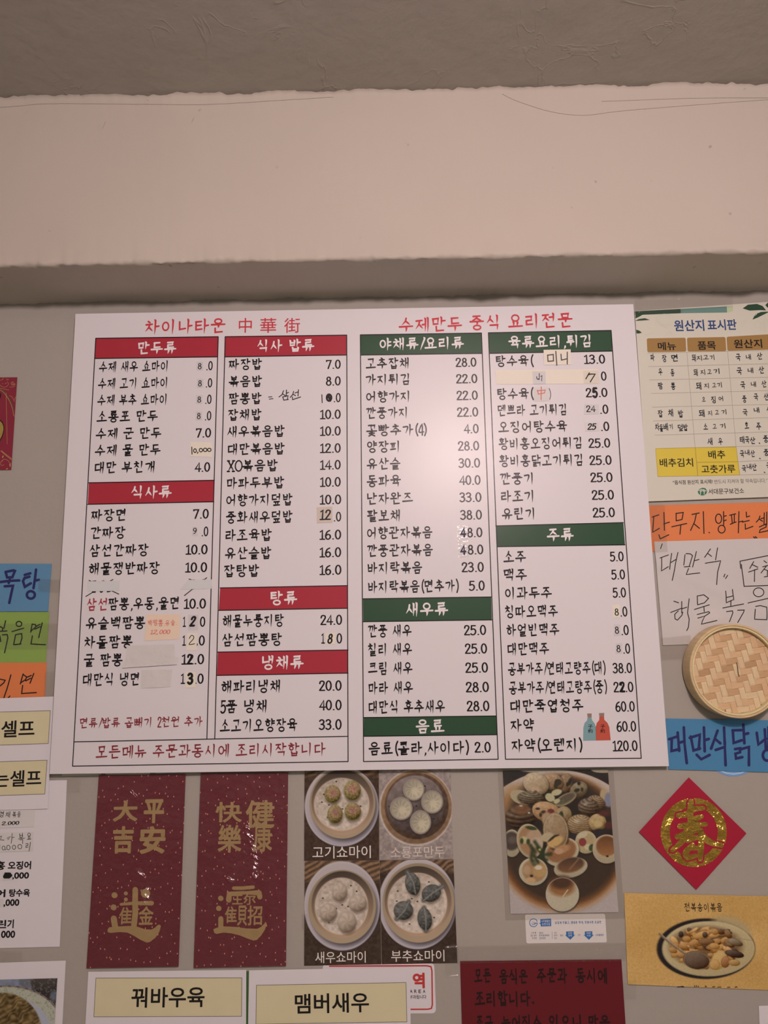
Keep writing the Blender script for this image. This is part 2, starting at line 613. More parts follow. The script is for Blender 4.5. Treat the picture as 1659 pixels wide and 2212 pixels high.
def place(V2, F, x0, x1, yc, h, sheet, name, m, parent, lift=EPS, tilt=0.0, width_em=None, fit=False):
    """lay 2D lettering (unit height) on a sheet: ink from photo x0..x1, centred on row yc (taken at the middle), h photo pixels tall"""
    xm = (x0 + x1) / 2
    A = at(x0, yc, sheet.d); B = at(x1, yc, sheet.d)
    T = at(xm, yc - h / 2, sheet.d); U = at(xm, yc + h / 2, sheet.d)
    cx = at(xm, yc, sheet.d)
    wid = abs(B[0] - A[0]); hei = T[2] - U[2]
    v = np.array(V2, float)
    lo, hi = (0.0, width_em) if width_em else (0.0, 1.0)
    u = (v[:, 0] - lo) / (hi - lo) - .5
    X = u * wid; Z = (v[:, 1] - .5) * hei
    if tilt:
        c, s = math.cos(tilt), math.sin(tilt)
        X, Z = X * c - Z * s, X * s + Z * c
    X = X + cx[0]; Z = Z + cx[2]
    Y = -(sheet.depth(X, Z) + lift + RNG.uniform(0, 4e-5, len(X)))      # no two strokes exactly coplanar
    return obj(name, np.stack([X, Y, Z], -1), F, m, parent)


def write(txt, x0, x1, yc, h, sheet, m, parent, style='brush', w=.115, name='lettering', jitter=0, slant=0, tilt=0.0, seed=0, lift=EPS):
    V, F, adv = text_mesh(txt, style, w, jitter, slant, seed)
    # the run's ink starts and ends a little inside the advance
    lo, hi = V[:, 0].min(), V[:, 0].max()
    V = V.copy(); V[:, 0] = (V[:, 0] - lo) / (hi - lo)
    return place(V, F, x0, x1, yc, h, sheet, name, m, parent, lift, tilt)


def printed(txt, x0, x1, y0, y1, sheet, m, parent, bold=0.0, name='lettering', tilt=0.0, lift=EPS):
    V, F = noto(txt, bold)
    return place(V, F, x0, x1, (y0 + y1) / 2, abs(y1 - y0), sheet, name, m, parent, lift, tilt)


def densify(P, step):
    out = [P[0]]
    for a, b in zip(P[:-1], P[1:]):
        n = max(1, int(np.hypot(*(b - a)) / step))
        out += [a + (b - a) * k / n for k in range(1, n + 1)]
    return np.array(out)


def trace(strokes, org, s, wpx, sheet, m, parent, name='handwriting', smooth=False, taper=None, lift=EPS):
    """pen strokes given in enlarged photo coordinates (origin org, scale s)"""
    V, F = [], []
    n = 0
    for st in strokes:
        closed = False
        if isinstance(st, tuple) and st[0] == 'o':
            P = oval(*st[1:], n=22); closed = True
        else:
            P = np.asarray(st, float)
            if smooth and len(P) > 2:
                P = smooth_path(P, 5)
        P = P / s + np.asarray(org, float)
        if not closed:
            P = densify(P, 6.0)
        if taper and not closed:
            W = wpx * np.interp(np.linspace(0, 1, len(P)), np.linspace(0, 1, len(taper)), taper)
        else:
            W = np.full(len(P), float(wpx))
        v, f = ribbon(P * [1, -1], W, closed)
        V += v; F += [[n + i for i in g] for g in f]; n += len(v)
    V = np.array(V) * [1, -1]
    x, z = atv(V[:, 0], V[:, 1], sheet.d)
    return obj(name, np.stack([x, -(sheet.depth(x, z) + lift + RNG.uniform(0, 4e-5, len(x))), z], -1), F, m, parent)


def fillpoly(polys, org, s, sheet, m, parent, name, lift=EPS):
    V, F = [], []
    for pg in polys:
        P = np.asarray(pg, float) / s + np.asarray(org, float)
        b = len(V)
        V += [tuple(p) for p in P]
        a = np.sum(P[:, 0] * np.roll(P[:, 1], -1) - np.roll(P[:, 0], -1) * P[:, 1])
        idx = list(range(b, b + len(P)))
        F.append(idx[::-1] if a > 0 else idx)
    V = np.array(V)
    x, z = atv(V[:, 0], V[:, 1], sheet.d)
    return obj(name, np.stack([x, -(sheet.depth(x, z) + lift), z], -1), F, m, parent)


def lines(segs, wpx, sheet, m, parent, name, lift=EPS):
    return trace([[a, b] for a, b in segs], (0, 0), 1.0, wpx, sheet, m, parent, name, lift=lift)
WALLC, BEAMC, CEILC = (155, 135, 123), (175, 150, 135), (158, 136, 124)
BROUGH, BSPEC, BCOAT, BCOATR = .31, .25, .0, .25
# ================================================================== the room
def plaster(name, c, L=1.0, bump=0.35, bscale=9.0, spot=0.0, ridge=False, rough=0.75):
    m = mat(name, c, rough=rough, spec=0.25, L=L, vary=0.035, vscale=5.0)
    nt = m.node_tree; b = nt.nodes['Principled BSDF']
    geo = nt.nodes.new('ShaderNodeNewGeometry')
    n1 = nt.nodes.new('ShaderNodeTexNoise'); n1.inputs['Scale'].default_value = bscale; n1.inputs['Detail'].default_value = 8
    n1.inputs['Roughness'].default_value = 0.55
    nt.links.new(geo.outputs['Position'], n1.inputs['Vector'])
    h = n1.outputs['Fac']
    if ridge:
        n2 = nt.nodes.new('ShaderNodeTexNoise'); n2.inputs['Scale'].default_value = 5.5; n2.inputs['Detail'].default_value = 3
        n2.inputs['Distortion'].default_value = 2.2
        nt.links.new(geo.outputs['Position'], n2.inputs['Vector'])
        rp = nt.nodes.new('ShaderNodeValToRGB')
        e = rp.color_ramp.elements; e[0].position = .478; e[0].color = (0, 0, 0, 1); e[1].position = .5; e[1].color = (1, 1, 1, 1)
        e2 = e.new(.522); e2.color = (0, 0, 0, 1)
        nt.links.new(n2.outputs['Fac'], rp.inputs[0])
        n4 = nt.nodes.new('ShaderNodeTexNoise'); n4.inputs['Scale'].default_value = 7.0; n4.inputs['Detail'].default_value = 2
        nt.links.new(geo.outputs['Position'], n4.inputs['Vector'])
        r4 = nt.nodes.new('ShaderNodeValToRGB'); r4.color_ramp.elements[0].position = .52; r4.color_ramp.elements[1].position = .62
        nt.links.new(n4.outputs['Fac'], r4.inputs[0])
        m4 = nt.nodes.new('ShaderNodeMath'); m4.operation = 'MULTIPLY'
        nt.links.new(rp.outputs[0], m4.inputs[0]); nt.links.new(r4.outputs[0], m4.inputs[1])
        ad = nt.nodes.new('ShaderNodeMath'); ad.operation = 'MULTIPLY_ADD'; ad.inputs[1].default_value = .14
        nt.links.new(m4.outputs[0], ad.inputs[0]); nt.links.new(h, ad.inputs[2]); h = ad.outputs[0]
    bp = nt.nodes.new('ShaderNodeBump'); bp.inputs['Strength'].default_value = bump; bp.inputs['Distance'].default_value = .01
    nt.links.new(h, bp.inputs['Height']); nt.links.new(bp.outputs['Normal'], b.inputs['Normal'])
    if spot:      # small brown scuffs
        n3 = nt.nodes.new('ShaderNodeTexNoise'); n3.inputs['Scale'].default_value = 38; n3.inputs['Detail'].default_value = 2
        nt.links.new(geo.outputs['Position'], n3.inputs['Vector'])
        r3 = nt.nodes.new('ShaderNodeValToRGB'); r3.color_ramp.elements[0].position = .74; r3.color_ramp.elements[1].position = .80
        nt.links.new(n3.outputs['Fac'], r3.inputs[0])
        src = b.inputs['Base Color'].links[0].from_socket
        mx = nt.nodes.new('ShaderNodeMix'); mx.data_type = 'RGBA'
        mx.inputs['B'].default_value = (*alb((125, 100, 85)), 1)
        ml = nt.nodes.new('ShaderNodeMath'); ml.operation = 'MULTIPLY'; ml.inputs[1].default_value = spot
        nt.links.new(r3.outputs[0], ml.inputs[0]); nt.links.new(ml.outputs[0], mx.inputs['Factor'])
        nt.links.new(src, mx.inputs['A']); nt.links.new(mx.outputs['Result'], b.inputs['Base Color'])
    return m


M_WALL = plaster('wall_vinyl', WALLC, bump=.10, bscale=60)
M_BEAM = plaster('beam_plaster', BEAMC, bump=.16, bscale=11, spot=.55)
M_CEIL = plaster('ceiling_plaster', CEILC, bump=.45, bscale=8, ridge=True)
M_FLOOR = mat('floor_tile', (150, 132, 118), rough=.5, vary=.08, vscale=3)
M_ROOM = mat('room_paint', (196, 178, 165), rough=.8)

X0, X1, YF, ZC = -2.4, 2.6, -4.4, 2.652


def plane(name, pts, m):
    return struct(obj(name, pts, [(0, 1, 2, 3)], m))


struct(obj('wall_back', [(X0, 0, 0), (X1, 0, 0), (X1, 0, ZC), (X0, 0, ZC), (X0, .1, 0), (X1, .1, 0), (X1, .1, ZC), (X0, .1, ZC)],
           [(0, 1, 2, 3), (5, 4, 7, 6), (0, 3, 7, 4), (1, 5, 6, 2), (3, 2, 6, 7), (0, 4, 5, 1)], M_WALL))
plane('ceiling', [(X0, YF, ZC), (X0, 0, ZC), (X1, 0, ZC), (X1, YF, ZC)], M_CEIL)
plane('floor', [(X0, YF, 0), (X1, YF, 0), (X1, 0, 0), (X0, 0, 0)], M_FLOOR)
plane('wall_left', [(X0, YF, 0), (X0, 0, 0), (X0, 0, ZC), (X0, YF, ZC)], M_ROOM)
plane('wall_right', [(X1, 0, 0), (X1, YF, 0), (X1, YF, ZC), (X1, 0, ZC)], M_ROOM)
plane('wall_front', [(X1, YF, 0), (X0, YF, 0), (X0, YF, ZC), (X1, YF, ZC)], M_ROOM)


def ragged(n, amp, seed, smooth):
    r = np.random.default_rng(seed)
    a = r.normal(0, 1, n)
    k = np.hanning(smooth); k /= k.sum()
    a = np.convolve(np.concatenate([a[-smooth:], a, a[:smooth]]), k, 'same')[smooth:-smooth]
    b = r.normal(0, 1, n); k2 = np.hanning(5); k2 /= k2.sum(); b = np.convolve(b, k2, 'same')
    return amp * (a / a.std() * .7 + b / b.std() * .45)


def beam():
    nx = 1100
    xs = np.linspace(X0 + .001, X1 - .001, nx)
    e1, e2, e3, e4 = ragged(nx, .0017, 1, 17), ragged(nx, .0019, 2, 13), ragged(nx, .0018, 3, 41), ragged(nx, .0016, 4, 21)
    D, ZB = .163, 2.280
    prof = []      # (y, z, dy, dz) down the face, round the ragged lower arris, back to the wall
    prof.append((-D + .012, ZC - .0005, 0 * e1, 0 * e1))
    prof.append((-D - .0015, ZC - .004, e4, e3 * 1.6))
    prof.append((-D, ZC - .012, e4 * .4, e3))
    for k in range(1, 12):
        prof.append((-D, ZC - .012 - (ZC - ZB - .024) * k / 12, ragged(nx, .00022, 20 + k, 81), 0 * e1))
    prof.append((-D, ZB + .012, e1 * .3, e2 * .5))
    prof.append((-D - .001, ZB + .006, e1 * .8, e2))
    prof.append((-D + .001, ZB + .001, e1, e2))
    prof.append((-D + .006, ZB - .001, e2 * .8, e1))
    prof.append((-D + .014, ZB, e2 * .3, e4 * .5))
    for k in range(1, 5):
        prof.append((-D + .014 + (D - .022) * k / 5, ZB, 0 * e1, ragged(nx, .0006, 40 + k, 61)))
    prof.append((-.006, ZB - .0005, 0 * e1, e3 * .4))
    prof.append((-.0005, ZB - .003, 0 * e1, e3 * .8))
    V = np.concatenate([np.stack([xs, y + dy, z + dz], -1) for (y, z, dy, dz) in prof])
    F = []
    for j in range(len(prof) - 1):
        for i in range(nx - 1):
            a = j * nx + i
            F.append((a, a + nx, a + nx + 1, a + 1))
    return struct(obj('wall_beam', V, F, M_BEAM, smooth=True))


bm_o = beam()
FS = Sheet([(0, 0)] * 4, .1652)
for q in ([(-200, 236), (0, 231), (110, 223), (290, 224), (430, 225), (600, 216), (720, 208)], [(1085, 202), (1120, 218), (1190, 240), (1260, 248), (1330, 240), (1420, 232), (1659, 214), (1800, 208)], [(1300, 218), (1500, 211), (1659, 210)], [(222, 276), (228, 262)], [(415, 262), (420, 252)]):
    trace([q], (0, 0), 1, .7, FS, mat('plaster_crack_tone', (172, 148, 133), rough=.8), bm_o, 'hairline_crack', smooth=True, lift=.0006)

# ================================================================== the menu board
BD = 0.018
M_BOARD = mat('board_print', (203, 181, 177), rough=BROUGH, spec=BSPEC, coat=BCOAT, coat_rough=BCOATR)
PR = dict(rough=BROUGH, spec=BSPEC, coat=BCOAT, coat_rough=BCOATR)
M_INK = mat('board_black_ink', (24, 21, 21), **PR)
M_RED = mat('board_red_ink', (156, 43, 52), **PR)
M_REDT = mat('board_red_title_ink', (184, 52, 58), **PR)
M_DRED = mat('board_dark_red_ink', (124, 40, 46), **PR)
M_GREEN = mat('board_green_ink', (45, 66, 46), **PR)
M_WHITE = mat('board_white_ink', (222, 204, 192), **PR)

BS = Sheet([(163, 678), (1368, 657), (1445, 1655), (107, 1672)], BD)
# true rectangle, slightly corrected to the drawn corners
board = BS.build('menu_board', M_BOARD, thick=.0135)
tag(board, 'large white menu board with red and green price columns', 'menu board')


def header(c, txt, x0, x1, yc, h, m):
    s = Sheet(c, BD + .00015)
    b = s.build('section_header', m, thick=.00012, parent=board)
    write(txt, x0, x1, yc, h, s, M_WHITE, b, w=.15, lift=.0002)


header([(207, 731), (471.5, 727.5), (469.5, 771), (205.5, 774.5)], '만두류', 298, 381, 751.5, 26, M_RED)
header([(192, 1043), (463, 1037.5), (462, 1084), (189.5, 1089.5)], '식사류', 284, 371, 1063, 27, M_RED)
header([(486.5, 727.5), (749, 724), (748.5, 767), (485.5, 771)], '식사 밥류', 556, 679, 746.5, 26, M_RED)
header([(475.5, 1270), (751, 1265), (751, 1314), (472.5, 1318.5)], '탕류', 584, 642, 1292, 29, M_RED)
header([(470.5, 1408.5), (752, 1404), (752, 1454), (468.5, 1459)], '냉채류', 566, 656, 1431, 29, M_RED)
header([(778.5, 723.5), (1040, 719.5), (1041.5, 763.5), (780, 767)], '야채류/요리류', 820, 1002, 742, 26, M_GREEN)
header([(784, 1293.5), (1061, 1289.5), (1062.5, 1339), (784.5, 1343)], '새우류', 877, 968, 1316, 29, M_GREEN)
header([(786, 1550), (1071.5, 1546.5), (1073, 1587), (786, 1590.5)], '음료', 898, 960, 1569, 29, M_GREEN)
header([(1055, 719), (1320, 714), (1322, 758.5), (1058, 763.5)], '육류요리,튀김', 1098, 1276, 738, 26, M_GREEN)
header([(1071, 1136), (1346.5, 1129), (1350, 1177), (1073.5, 1181)], '주류', 1181, 1239, 1155, 28, M_GREEN)

FR = [((207, 731), (157, 1655)), ((157, 1655), (752, 1645)), ((752, 1645), (749, 724)), ((160.3, 1602.5), (752, 1590.5)),
      ((471.5, 727.5), (447, 1596)), ((486.5, 727.5), (464, 1596)), ((207, 731), (471.5, 727.5)), ((486.5, 727.5), (749, 724)),
      ((205.5, 774.5), (469.5, 771)), ((192, 1043), (463, 1037.5)), ((189.5, 1089.5), (462, 1084)), ((485.5, 771), (748.5, 767)),
      ((475.5, 1270), (751, 1265)), ((472.5, 1318.5), (751, 1314)), ((470.5, 1408.5), (752, 1404)), ((468.5, 1459), (752, 1454)),
      ((778.5, 723.5), (785.5, 1645)), ((785.5, 1645), (1076, 1640)), ((1076, 1640), (1040, 719.5)), ((1040, 719.5), (778.5, 723.5)),
      ((780, 767), (1041.5, 763.5)), ((784, 1293.5), (1061, 1289.5)), ((784.5, 1343), (1062.5, 1339)), ((786, 1550), (1071.5, 1546.5)),
      ((786, 1590.5), (1073, 1587)), ((1055, 719), (1092, 1640)), ((1092, 1640), (1385, 1638)), ((1385, 1638), (1320, 714)),
      ((1320, 714), (1055, 719)), ((1058, 763.5), (1322, 758.5)), ((1071, 1136), (1346.5, 1129)), ((1073.5, 1181), (1350, 1177))]
lines(FR, 2.0, BS, M_INK, board, 'table_frame', lift=.0004)

write('차이나타운', 314, 487, 705, 31, BS, M_REDT, board, w=.13, name='title')
for ch, a, b in (('中', 516, 544), ('華', 562, 597), ('街', 614, 648)):
    printed(ch, a, b, 687, 719, BS, M_REDT, board, bold=.004, name='title')
write('수제만두', 861, 998, 701, 31, BS, M_REDT, board, w=.13, name='title', tilt=0)
write('중식', 1014, 1077, 697, 31, BS, M_REDT, board, w=.13, name='title')
write('요리전문', 1097, 1237, 693, 31, BS, M_REDT, board, w=.13, name='title')
write('면류/밥류 곱빼기 2천원 추가', 172.5, 437.5, 1560.5, 22, BS, M_DRED, board, name='note_line', w=.13)
write('모든메뉴 주문과동시에 조리시작합니다', 207, 703, 1621.5, 28, BS, M_DRED, board, name='note_line', w=.125)

ROWS = '''수제 새우 쇼마이|214|362|792|.0|446|459.5|790
수제 고기 쇼마이|212|361|828|.0|445|458.5|827
수제 부추 쇼마이|210.5|359.5|864|.0|443.5|457|862.5
소룡포 만두|209|341|899.5|.0|443|456.5|898
수제 군 만두|207|348.5|936.5|7.0|423|456|935
수제 물 만두|205|347|972.5||||
대만 부친개|204.5|334|1009.5|4.0|420|454|1009
짜장면|197|271|1113|7.0|417|451|1110
간짜장|196|271|1151|.0|436|450|1148
삼선간짜장|194|321|1189|10.0|401|448.5|1187
해물쟁반짜장|192|345|1228|10.0|400|447.5|1225.5
짬뽕,우동,울면|234|386|1304|10.0|397|445|1304
유슬백짬뽕|185.5|314|1346|1|395|402|1343
차돌짬뽕|182.5|286.5|1387|1|394|402|1383.5
굴 짬뽕|181|265|1426|12.0|392|441|1424
대만식 냉면|179|300|1468|1|390.5|400|1466
짜장밥|494|566|787|7.0|704|736|787
볶음밥|494|566|824|8.0|704|736|823
짬뽕밥|494|565|861|.0|721|736|859
잡채밥|493|565|896|10.0|691|736|895
새우볶음밥|491|615|932|10.0|691|736|931
대만볶음밥|492|615|970|12.0|691|736|968
XO볶음밥|490|600|1006|14.0|691|736|1004
마파두부밥|490|614|1043|10.0|691|736|1041
어향가지덮밥|489|632|1080|10.0|690.5|737|1079
중화새우덮밥|488|632|1117|.0|721|737|1116
라조육밥|487|587|1156|16.0|690|737|1155
유산슬밥|486|586|1195|16.0|690|737|1193
잡탕밥|484|560|1233|16.0|690|737.5|1231
해물누룽지탕|481|613|1341|24.0|692|739|1339
삼선짬뽕탕|480|609|1382|1|694|702|1379
해파리냉채|478|605|1483|20.0|689|738|1481
5품 냉채|476|576|1526|40.0|688.5|738|1523
소고기오향장육|475|642|1567|33.0|688.5|738|1565
고추잡채|790|883|785|28.0|984|1029|782.5
가지튀김|790|884|820|22.0|985|1031|818
어향가지|791|884|857|22.0|986|1032|854
깐풍가지|791|879|892|22.0|987|1033|890
꽃빵추가(4)|791|922|929|4.0|1001|1034|926
양장피|793|862|965|28.0|989|1035|963
유산슬|792|865|1002|30.0|990|1037|1000
동파육|792|866|1039|40.0|991|1038|1037
난자완즈|793|892|1077|33.0|992|1040|1074
팔보채|793|864|1114|38.0|993.5|1041|1112
어향관자볶음|793|934|1151|8.0|1009|1042|1150
깐풍관자볶음|793|935|1189|8.0|1010|1044|1187
바지락볶음|794|912|1227|23.0|997|1045|1225
바지락볶음(면추가)|795|991|1267|5.0|1012.5|1047|1265
깐풍 새우|795|889|1363|25.0|1002|1050|1361
칠리 새우|795|890|1403|25.0|1004|1052|1401
크림 새우|795|891|1444|25.0|1005|1054|1442
마라 새우|796|892|1486|28.0|1006|1056|1484
대만식 후추새우|796|961|1527|28.0|1008|1057|1525
음료(콜라,사이다)|796|1013|1616|2.0|1025|1060|1614
탕수육(|1071|1153|780|13.0|1261|1307|776
||||0|1298|1310|812.5
탕수육(|1074|1153|851|25.0|1265|1312|848
덴쁘라 고기튀김|1075|1223|886|.0|1296|1314|884
오징어탕수육|1076|1225|922|.0|1298|1316|921
황비홍오징어튀김|1077|1256|958|25.0|1271|1318|957
황비홍닭고기튀김|1078|1258|995|25.0|1273|1321|994
깐풍기|1080|1151|1034|25.0|1275|1323|1031
라조기|1082|1152|1072|25.0|1278|1326|1069
유린기|1084|1154|1110|25.0|1280|1328|1107
소주|1087|1136|1203|5.0|1317|1347|1202
맥주|1088|1138|1242|5.0|1320|1350|1241
이과두주|1091|1192|1281|5.0|1323|1352|1280
칭따오맥주|1091|1205|1321|.0|1340|1355|1321
하얼빈맥주|1094|1208|1361|.0|1342|1358|1361
대만맥주|1096|1186|1402|.0|1346|1361|1401
공부가주/연태고량주(대)|1097|1308|1444|38.0|1323|1365|1443
공부가주/연태고량주(중)|1099|1311|1485|22.0|1325|1368|1484
대만죽엽청주|1102|1260|1525|60.0|1329|1371|1526
자약|1103|1154|1567|60.0|1331.5|1374|1569
자약(오렌지)|1105|1258|1610|120.0|1323|1377|1611'''
for ln in ROWS.split('\n'):
    t, a, b, y, p, pa, pb, py = ln.split('|')
    if t:
        y = float(y); h = 23.5 + (y - 790) * .0052
        write(t, float(a), float(b), y, h, BS, M_INK, board, w=.142, name='item_name')
    if p:
        py = float(py); hh = 18.8 + (py - 790) * .0036
        if p in ('.0', '0', '1'):
            pass
        write(p, float(pa), float(pb), py, hh, BS, M_INK, board, style='pen', w=.135, name='item_price')
write(')', 1186, 1190, 851, 22, BS, M_INK, board, style='pen', w=.09, name='item_name')
write('삼선', 188, 231, 1306, 26, BS, mat('board_brick_ink', (150, 52, 58), **PR), board, w=.142, name='item_name')
for (x, yy) in ((428, 1343),):
    write('0', 432, 443.5, yy, 20.8, BS, M_INK, board, style='pen', w=.135, name='item_price')
write('.0', 424, 442.5, 1383.5, 21, BS, M_INK, board, style='pen', w=.135, name='item_price')
write('.0', 421, 440, 1466, 21, BS, M_INK, board, style='pen', w=.135, name='item_price')
write('0', 727, 739, 1379, 21, BS, M_INK, board, style='pen', w=.135, name='item_price')
# pen corrections straight on the board
trace([[(882, 735), (885, 795)]], (440, 640), 3.456, 2.0, BS, M_INK, board, 'pen_correction')
trace([('o', 936, 757, 17, 24), [(930, 735), (945, 780)], [(922, 750), (950, 765)]], (440, 640), 3.456, 4.4, BS, M_INK, board, 'pen_correction')
trace([[(484, 753), (510, 750)], [(490, 768), (518, 765)]], (440, 640), 3.456, 1.7, BS, M_INK, board, 'pen_correction')
trace([[(596, 705), (585, 735), (562, 752)], [(590, 728), (612, 745)], [(618, 700), (616, 748)], [(617, 725), (634, 718)], [(590, 752), (598, 776)], [(590, 752), (630, 742), (625, 772)], [(598, 776), (632, 770)],
       [(672, 710), (664, 735), (646, 755)], [(668, 732), (686, 742)], [(682, 722), (704, 715)], [(708, 698), (704, 745)], [(662, 752), (664, 772), (724, 752)]], (440, 640), 3.456, 1.9, BS, M_INK, board, 'pen_correction')
trace([[(220, 175), (552, 328)], [(488, 165), (185, 355)], [(1340, 160), (1590, 248)], [(1538, 145), (1288, 345)]], (150, 1220), 5.184, 2.0, BS, mat('strike_ink', (60, 52, 50), **PR), board, 'strike_mark')
write('물냉면', 196, 240, 1267, 25, BS, M_INK, board, w=.142, name='item_name')
write('8.0', 412, 446, 1262, 20, BS, M_INK, board, style='pen', w=.135, name='item_price')
trace([[(438, 745), (470, 745)], [(438, 745), (436, 770), (468, 775), (465, 800), (432, 800)]], (1040, 595), 5.53, .1, BS, M_INK, board, 'pen_correction') if False else None
write('5', 1280, 1291, 848, 20.5, BS, M_INK, board, style='pen', w=.24, name='pen_correction')
write('2', 1340, 1350, 1484, 20.5, BS, M_INK, board, style='pen', w=.22, name='pen_correction')
write('2', 404, 416, 1424, 20.5, BS, M_INK, board, style='pen', w=.2, name='pen_correction')


def bottle(poly, c1, c2, txt_x, name_label):
    mm = mat('bottle_print_' + name_label, c1, **PR)
    b = fillpoly([poly], (1179, 1220), 3.456, BS, mm, board, 'bottle_picture', lift=.0003)
    b['label'] = name_label + ' bottle printed on the menu'
    cap = fillpoly([[(p[0], p[1]) for p in c2]], (1179, 1220), 3.456, BS, mat('bottle_cap_print', (140, 105, 92), **PR), b, 'bottle_cap', lift=.0005)
    for ch, yy in (('子', 1208), ('約', 1240)):
        x0 = 1179 + (txt_x - 17) / 3.456; x1 = 1179 + (txt_x + 17) / 3.456
        y0 = 1220 + (yy - 15) / 3.456; y1 = 1220 + (yy + 15) / 3.456
        printed(ch, x0, x1, y0, y1, BS, M_INK, b, bold=.015, lift=.0005)


bottle([(312, 1135), (340, 1135), (345, 1160), (365, 1185), (374, 1215), (374, 1312), (278, 1314), (280, 1215), (290, 1180), (308, 1162)], (118, 138, 138),
       [(308, 1110), (342, 1110), (341, 1140), (312, 1140)], 332, 'teal')
bottle([(400, 1130), (434, 1130), (437, 1158), (460, 1180), (474, 1212), (484, 1310), (374, 1312), (372, 1215), (380, 1182), (398, 1160)], (178, 74, 58),
       [(396, 1107), (436, 1106), (435, 1134), (400, 1134)], 424, 'red')

# ================================================================== slips and tape stuck on the board
M_SLIP = mat('slip_white', (198, 178, 170), rough=.5, vary=.02)
M_SLIPG = mat('slip_grey', (193, 173, 168), rough=.45)
M_CREAM = mat('slip_cream', (212, 187, 168), rough=.45, vary=.02)
M_BEIGE = mat('slip_beige', (190, 163, 148), rough=.5)
M_PINK = mat('slip_peach', (214, 176, 152), rough=.5, vary=.02)
M_STRIP = mat('slip_crepe', (194, 174, 165), rough=.6, bump=.5, bscale=45, bdist=.004)
M_PEN = mat('pen_black', (30, 27, 27), rough=.4)
M_PENN = mat('pen_navy', (30, 30, 52), rough=.4)
M_PENG = mat('pen_grey', (70, 62, 58), rough=.5)
M_PENR = mat('pen_red', (196, 96, 84), rough=.5)
M_TAPE = film('clear_tape', fac=.03, rough=.16, bump=.35, bscale=160, tint=(.99, .988, .985))
M_TAPEW = film('wrinkled_tape', fac=.045, rough=.09, bump=1.0, bscale=210, bdist=.012, tint=(.985, .98, .975))
M_MILK = film('milky_tape', fac=.05, rough=.3, bump=.2, milky=.84, milk_c=(206, 189, 188))
M_SLEEVE = film('cellophane', fac=.045, rough=.17, bump=.5, bscale=60, bdist=.006, tint=(.985, .98, .98))
M_LAMIN = film('laminate', fac=.03, rough=.2, bump=.1, bscale=20, tint=(.965, .96, .95))
SD = BD + .0004


def slip(name, c, m, label, cat='sticker', d=SD, group=None, thick=.0002, wave=0.0, nx=1, ny=1, seed=0, org=None, s=None, wscale=9.0):
    c = np.array(c, float)
    if org is not None:
        c = c / s + np.array(org, float)
    sh = Sheet(c, d + thick, wave=wave, seed=seed, wscale=wscale)
    o = sh.build(name, m, nx, ny, thick=thick)
    tag(o, label, cat, group)
    return sh, o


def sq(cx, cy, w, h):
    return [(cx - w / 2, cy - h / 2), (cx + w / 2, cy - h / 2), (cx + w / 2, cy + h / 2), (cx - w / 2, cy + h / 2)]


for i, (cx, cy, row) in enumerate(((431.5, 790.5, 'top row'), (432, 827.5, 'second row'), (430.5, 862.5, 'third row'), (429.5, 898, 'fourth row'))):
    sh, o = slip('price_sticker', sq(cx, cy, 14, 19), M_SLIPG, 'tiny paper 8 stuck on the %s price of the leftmost red column' % row, group='price corrections on the menu board')
    write('8', cx - 4, cx + 4, cy + .5, 13, sh, M_PEN, o, style='pen', w=.12)
sh, o = slip('price_sticker', sq(421, 1148, 11, 19), M_SLIPG, 'tiny paper 9 stuck on the second price under the second red header', group='price corrections on the menu board')
write('9', 417, 425, 1147, 13, sh, M_PEN, o, style='pen', w=.12)
sh, o = slip('price_sticker', [(411.5, 954), (458.6, 955.6), (457.2, 987.5), (411, 986)], M_CREAM, 'cream paper sticker with 10,000 written in pen on the leftmost column', group='price corrections on the menu board')
trace([[(1432, 1195), (1434, 1248)], ('o', 1456, 1222, 10, 14), [(1478, 1232), (1474, 1242)], ('o', 1500, 1218, 12, 13), ('o', 1532, 1216, 13, 13), ('o', 1563, 1216, 13, 12)], (0, 620), 3.456, 2.0, sh, M_PEN, o)
o150, s150 = (150, 1220), 5.184
slip('tape_patch', [(205, 185), (560, 180), (558, 292), (203, 298)], M_MILK, 'milky tape patch hiding a crossed-out dish name on the leftmost column', 'tape', org=o150, s=s150)
slip('tape_patch', [(1330, 170), (1597, 165), (1590, 268), (1240, 276)], M_MILK, 'milky tape patch hiding a crossed-out price on the leftmost column', 'tape', org=o150, s=s150)
sh, o = slip('note_slip', [(862, 555), (1245, 555), (1232, 832), (840, 852)], M_PINK, 'small peach note with red handwriting and 12,000 beside the noodle prices', 'note', org=o150, s=s150)
write('백짬뽕.유슬.', 320, 382, 1345, 13, sh, M_PENR, o, style='pen', w=.10, jitter=.8, seed=3, tilt=.02, name='handwriting')
write('12,000', 324, 368, 1365, 9, sh, M_PENR, o, style='pen', w=.12, jitter=.3, slant=.15, name='handwriting')
sh, o = slip('price_sticker', [(1330, 560), (1445, 560), (1440, 735), (1330, 735)], M_TAPE, 'clear tape square over a slanted bold 2 beside the peach note', 'tape', org=o150, s=s150)
write('2', 409, 424, 1342, 20, sh, M_PEN, o, style='pen', w=.22, slant=.2)
sh, o = slip('price_sticker', [(1315, 762), (1430, 765), (1425, 957), (1312, 957)], M_CREAM, 'cream paper with a thin handwritten 2 below the peach note', group='price corrections on the menu board', org=o150, s=s150)
trace([[(1342, 825), (1365, 792), (1390, 800), (1388, 830), (1340, 890), (1402, 885)], [(1431, 884), (1433, 888)]], o150, s150, 1.6, sh, M_PEN, o, smooth=True)
sh, o = slip('price_sticker', [(1300, 1200), (1412, 1200), (1412, 1375), (1300, 1380)], M_CREAM, 'cream paper with a bold black 3 at the foot of the leftmost column', group='price corrections on the menu board', org=o150, s=s150)
write('3', 404, 418, 1466, 22.5, sh, M_PEN, o, style='pen', w=.24)
